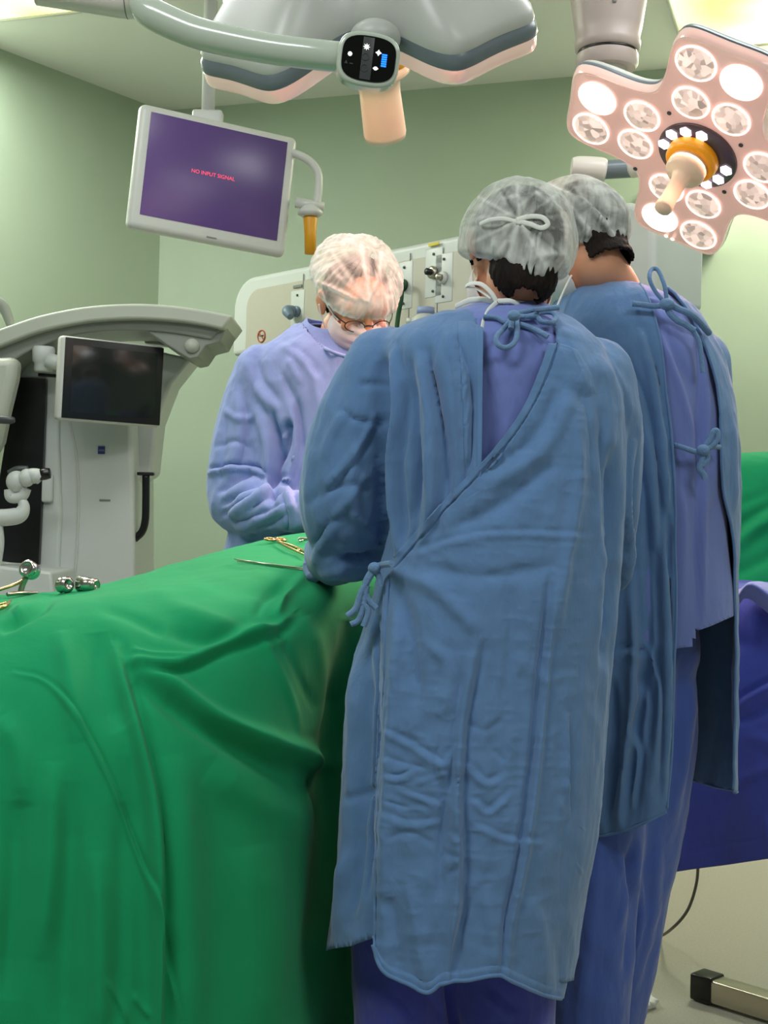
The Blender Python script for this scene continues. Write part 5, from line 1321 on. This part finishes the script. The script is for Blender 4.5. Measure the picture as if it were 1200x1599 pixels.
# ------------------------------------------------------------------ instrument table at the right
def right_table():
    bar_d0 = 3.38
    t = thing('instrument_table', P(1180, 1500, 3.4) * [1, 1, 0], 'steel table on a square floor bar with black end, under the blue drape', 'table')
    a = CAM + (P(1078, 1562, 1.0) - CAM) * (-1.2 / (P(1078, 1562, 1.0) - CAM)[2]); b = CAM + (P(1200, 1601, 1.0) - CAM) * (-1.2 / (P(1200, 1601, 1.0) - CAM)[2])
    X = nrm(b - a); X[2] = 0; X = nrm(X); Y = np.array([-X[1], X[0], 0]); L = .9; Z = np.array([0, 0, 1.0]); ax = (X, Y, Z)
    v = rbox(a + X * (L / 2 + .05) + Y * .03 + Z * .036, (L, .058, .058), .006, ax); build('floor_bar', v[0], v[1], 'steel_brushed', t)
    v = rbox(a + X * .030 + Y * .03 + Z * .037, (.062, .064, .066), .005, ax); build('end_cap', v[0], v[1], 'black_plastic', t)
    c = a + X * .5 + Y * .03; v = tube([c + Z * .06, c + Y * .28 + Z * .5, c + Y * .28 + Z * .98], .025, seg=16); build('post', v[0], v[1], 'steel', t)
    v = rbox(c + Y * .28 + Z * .99, (.8, .5, .03), .01, ax); build('tray_top', v[0], v[1], 'steel', t)
    # blue drape
    def patch(name, rows, m, folds, label, cat, nz=.004, zb=None, nr=200, nc=200):
        G = [[P(x, y, d) for (x, y, d) in row] for row in rows]
        V = spline_grid(G, nr, nc).reshape(-1, 3); Fc = grid_faces(nr, nc); N = vnormals(V, Fc)
        if (N * (V - CAM)).sum(1).mean() > 0: Fc = [f[::-1] for f in Fc]
        V = sculpt(V, Fc, folds); N = vnormals(V, Fc); V += N * (nz * fbm(V * [9, 9, 6], 3))[:, None]
        o = build(name, V, Fc, m); solidify(o, .003); tag(o, label, cat); return o
    patch('blue_drape', [
        [(990, 905, 3.75), (1060, 903, 3.75), (1150, 902, 3.75), (1230, 900, 3.75), (1340, 898, 3.75)],
        [(990, 918, 3.3), (1060, 916, 3.28), (1150, 914, 3.25), (1200, 916, 3.22), (1340, 914, 3.2)],
        [(985, 945, 3.2), (1060, 942, 3.17), (1150, 942, 3.14), (1200, 945, 3.10), (1345, 940, 3.1)],
        [(980, 1060, 3.17), (1060, 1060, 3.13), (1150, 1060, 3.08), (1210, 1060, 3.05), (1350, 1055, 3.02)],
        [(980, 1200, 3.17), (1055, 1200, 3.12), (1140, 1200, 3.08), (1210, 1195, 3.02), (1350, 1190, 2.98)],
        [(980, 1374, 3.18), (1050, 1362, 3.14), (1120, 1353, 3.10), (1200, 1341, 3.02), (1350, 1320, 2.98)]], 'drape_blue',
        [([(1150, 1105), (1180, 1085), (1230, 1060)], 6, 11, 's'), ([(1130, 1130), (1170, 1120), (1220, 1095)], 9, -10), ([(1110, 1240), (1150, 1220), (1230, 1190)], 12, 7), ([(1160, 1150), (1200, 1160), (1240, 1200)], 12, 6),
         ([(1060, 1335), (1120, 1322), (1200, 1308)], 2.5, -2), ([(1140, 1000), (1200, 1010)], 12, -6), ([(1195, 1270), (1200, 1300), (1204, 1340)], 6, 6), ([(1050, 1240), (1060, 1300), (1062, 1350)], 8, 6)], 'dark blue cloth drape hanging over the table at the far side of the gowns', 'surgical drape')
    fl_ = [P(x, y, d) for x, y, d in ((1150, 922, 3.06), (1166, 914, 3.03), (1190, 918, 3.0), (1215, 925, 2.98))]
    patch('folded_towel', [[(1150, 952, 3.07), (1164, 935, 3.05), (1185, 945, 3.03), (1230, 985, 3.0)], [(1149, 935, 3.05), (1168, 912, 3.0), (1192, 920, 2.98), (1235, 955, 2.96)], [(1152, 922, 3.10), (1175, 908, 3.12), (1200, 910, 3.10), (1240, 925, 3.10)]], 'scrub_violet', [], 'folded edge of violet-blue cloth on the blue draped table top', 'towel', .002, nr=40, nc=60)
    patch('green_cloth', [
        [(1060, 720, 4.1), (1130, 716, 4.1), (1200, 714, 4.1), (1340, 712, 4.1)],
        [(1060, 716, 3.75), (1130, 712, 3.72), (1200, 708, 3.70), (1340, 706, 3.7)],
        [(1060, 760, 3.62), (1130, 765, 3.6), (1200, 765, 3.58), (1340, 760, 3.58)],
        [(1060, 840, 3.58), (1130, 845, 3.56), (1200, 845, 3.52), (1340, 840, 3.5)],
        [(1060, 960, 3.56), (1130, 960, 3.5), (1200, 955, 3.45), (1340, 950, 3.42)],
        [(1060, 1150, 3.62), (1130, 1150, 3.6), (1200, 1150, 3.58), (1340, 1150, 3.5)]], 'drape_green',
        [([(1140, 870), (1175, 830), (1240, 790)], 12, 16, 's'), ([(1140, 900), (1180, 880), (1240, 850)], 10, -10), ([(1150, 790), (1200, 770), (1240, 762)], 10, -7)], 'green cloth covering raised equipment behind the blue drape', 'surgical drape', .004)
right_table()
# cable and scrap on the floor
def floor_pt(px, py): 
    r = P(px, py, 1.0) - CAM; return CAM + r * (-1.2 / r[2])
e = floor_pt(1030, 1462)
v = tube([P(1091, 1345, 3.6), P(1088, 1380, 3.62), P(1075, 1420, 3.66), P(1052, 1448, 3.7), [floor_pt(1025, 1468)[0], floor_pt(1025, 1468)[1], .006], floor_pt(960, 1490) + [0, 0, .006]], .0042, n=70, seg=10)
tag(build('cable', v[0], v[1], 'cable_grey'), 'thin grey cable curving down to the floor from under the blue drape', 'cable')
p = floor_pt(1003, 1568); V, Fc = sphere(p + [0, 0, .012], (.035, .05, .016), nu=40, nv=20); V += .012 * np.stack([vnoise(V * 60 + k * 9) for k in range(3)], 1) * [1, 1, .6]; V[:, 2] = np.maximum(V[:, 2], .001)
tag(build('crumpled_paper', V, Fc, 'ribbon_white'), 'small crumpled white scrap on the floor by the blue trouser leg', 'paper')

# ------------------------------------------------------------------ instruments on the green drape
def on_drape(px, py, lift=.004):
    h = DR_BVH.ray_cast(Vector(CAM), Vector(P(px, py, 1) - CAM).normalized())
    return (np.array(h[0]) + [0, 0, lift]) if h[0] else P(px, py, 2.6)
def instrument(name, label, pts2, m, rings=True, r=.0022, lift=.006):
    a = on_drape(*pts2[0], lift); b = on_drape(*pts2[-1], lift)
    t = thing(name, a, label, 'surgical instrument', 'instruments on the green drape')
    mid = [on_drape(x, y, lift) for x, y in pts2]; side = nrm(np.cross(b - a, [0, 0, 1]))
    for s in (-1, 1):
        pts = [p + side * s * (.0035 + .010 * abs(math.sin(math.pi * i / max(1, len(mid) - 1)))) + np.array([0, 0, .002 * s]) for i, p in enumerate(mid)]
        o = tube(pts, [r * (.6 + .6 * math.sin(math.pi * i / max(1, len(mid) - 1))) for i in range(len(mid))], seg=8, flat=.6); o = build('shank', o[0], o[1], m, t)
        if rings:
            c = a - nrm(b - a) * .014 + side * s * .012; v = tube([c + nrm(b - a) * .014 * math.cos(x) + side * .011 * math.sin(x) for x in np.linspace(0, 2 * math.pi, 25)], r, smooth=False, seg=8, caps=False)
            build('finger_ring', v[0], v[1], m, o)
    v = sphere(mid[len(mid) // 2], .0035, nu=12, nv=8); build('joint', v[0], v[1], m, t)
instrument('forceps', 'thin dark forceps lying alone near the middle of the green drape', [(368, 879), (400, 884), (430, 888), (478, 894)], 'steel', False, .0020)
instrument('needle_holder', 'gold-tinted needle holder lying by the blue sleeve', [(433, 848), (450, 856), (466, 864), (486, 876)], 'gold_metal', True, .0030)
instrument('scissors', 'scissor tip just showing next to the gloved hand at the drape ridge', [(466, 848), (476, 846), (500, 850)], 'steel', False, .0022)
instrument('dissector', 'flat gold-tinted instrument at the left edge of the green drape', [(-20, 962), (-4, 954), (14, 944)], 'gold_metal', False, .0034)
def knob(name, label, px, py, r, ax_, L=.05, m='chrome'):
    c = P(px, py, 2.62); t = thing(name, c, label, 'clamp', 'chrome clamps by the table edge')
    ax_ = nrm(ax_)
    v = lathe(c, ax_, [(r * .5, -r * 1.1), (r * .95, -r * 1.0), (r, -r * .7), (r * .86, -r * .5), (r, -r * .2), (r, r * .4), (r * .82, r * .5), (r * .74, r * .62), (r * .55, r * .4), (.001, r * .3)], 28); build('knob', v[0], v[1], m, t)
    return t, c
t, c = knob('clamp', 'short ribbed chrome clamp knob, first to the right of the bent rod', 103, 913, .0155, [.75, -.6, .15])
v = tube([c, c + np.array([-.004, .01, -.06])], .006, seg=10); build('stem', v[0], v[1], 'chrome', t)
t, c = knob('clamp', 'longer copper-tinted chrome clamp, farthest right of the clamps', 146, 914, .014, [.9, -.35, -.05], m='steel')
v = tube([c, c + np.array([-.03, .01, .002])], [.014, .0155], seg=20, smooth=False); build('sleeve', v[0], v[1], 'chrome', t)
v = tube([c, c + np.array([-.004, .01, -.06])], .006, seg=10); build('stem', v[0], v[1], 'chrome', t)
t, c = knob('retractor_rod', 'bent pink-tinted rod with a round disc on top at the left', 45, 889, .0175, [-.2, -.9, .3])
v = tube([c + [0, 0, -.01], P(38, 905, 2.62), P(20, 914, 2.6), P(-10, 924, 2.58)], .0032, seg=10); build('rod', v[0], v[1], 'gold_metal', t)
v = tube([P(40, 902, 2.62), P(33, 920, 2.62), P(32, 935, 2.62)], .006, seg=10); build('stem', v[0], v[1], 'steel', t)
v = tube([P(12, 928, 2.56), P(34, 926, 2.6), P(58, 926, 2.62)], .004, seg=10); build('cross_rod', v[0], v[1], 'steel', t)
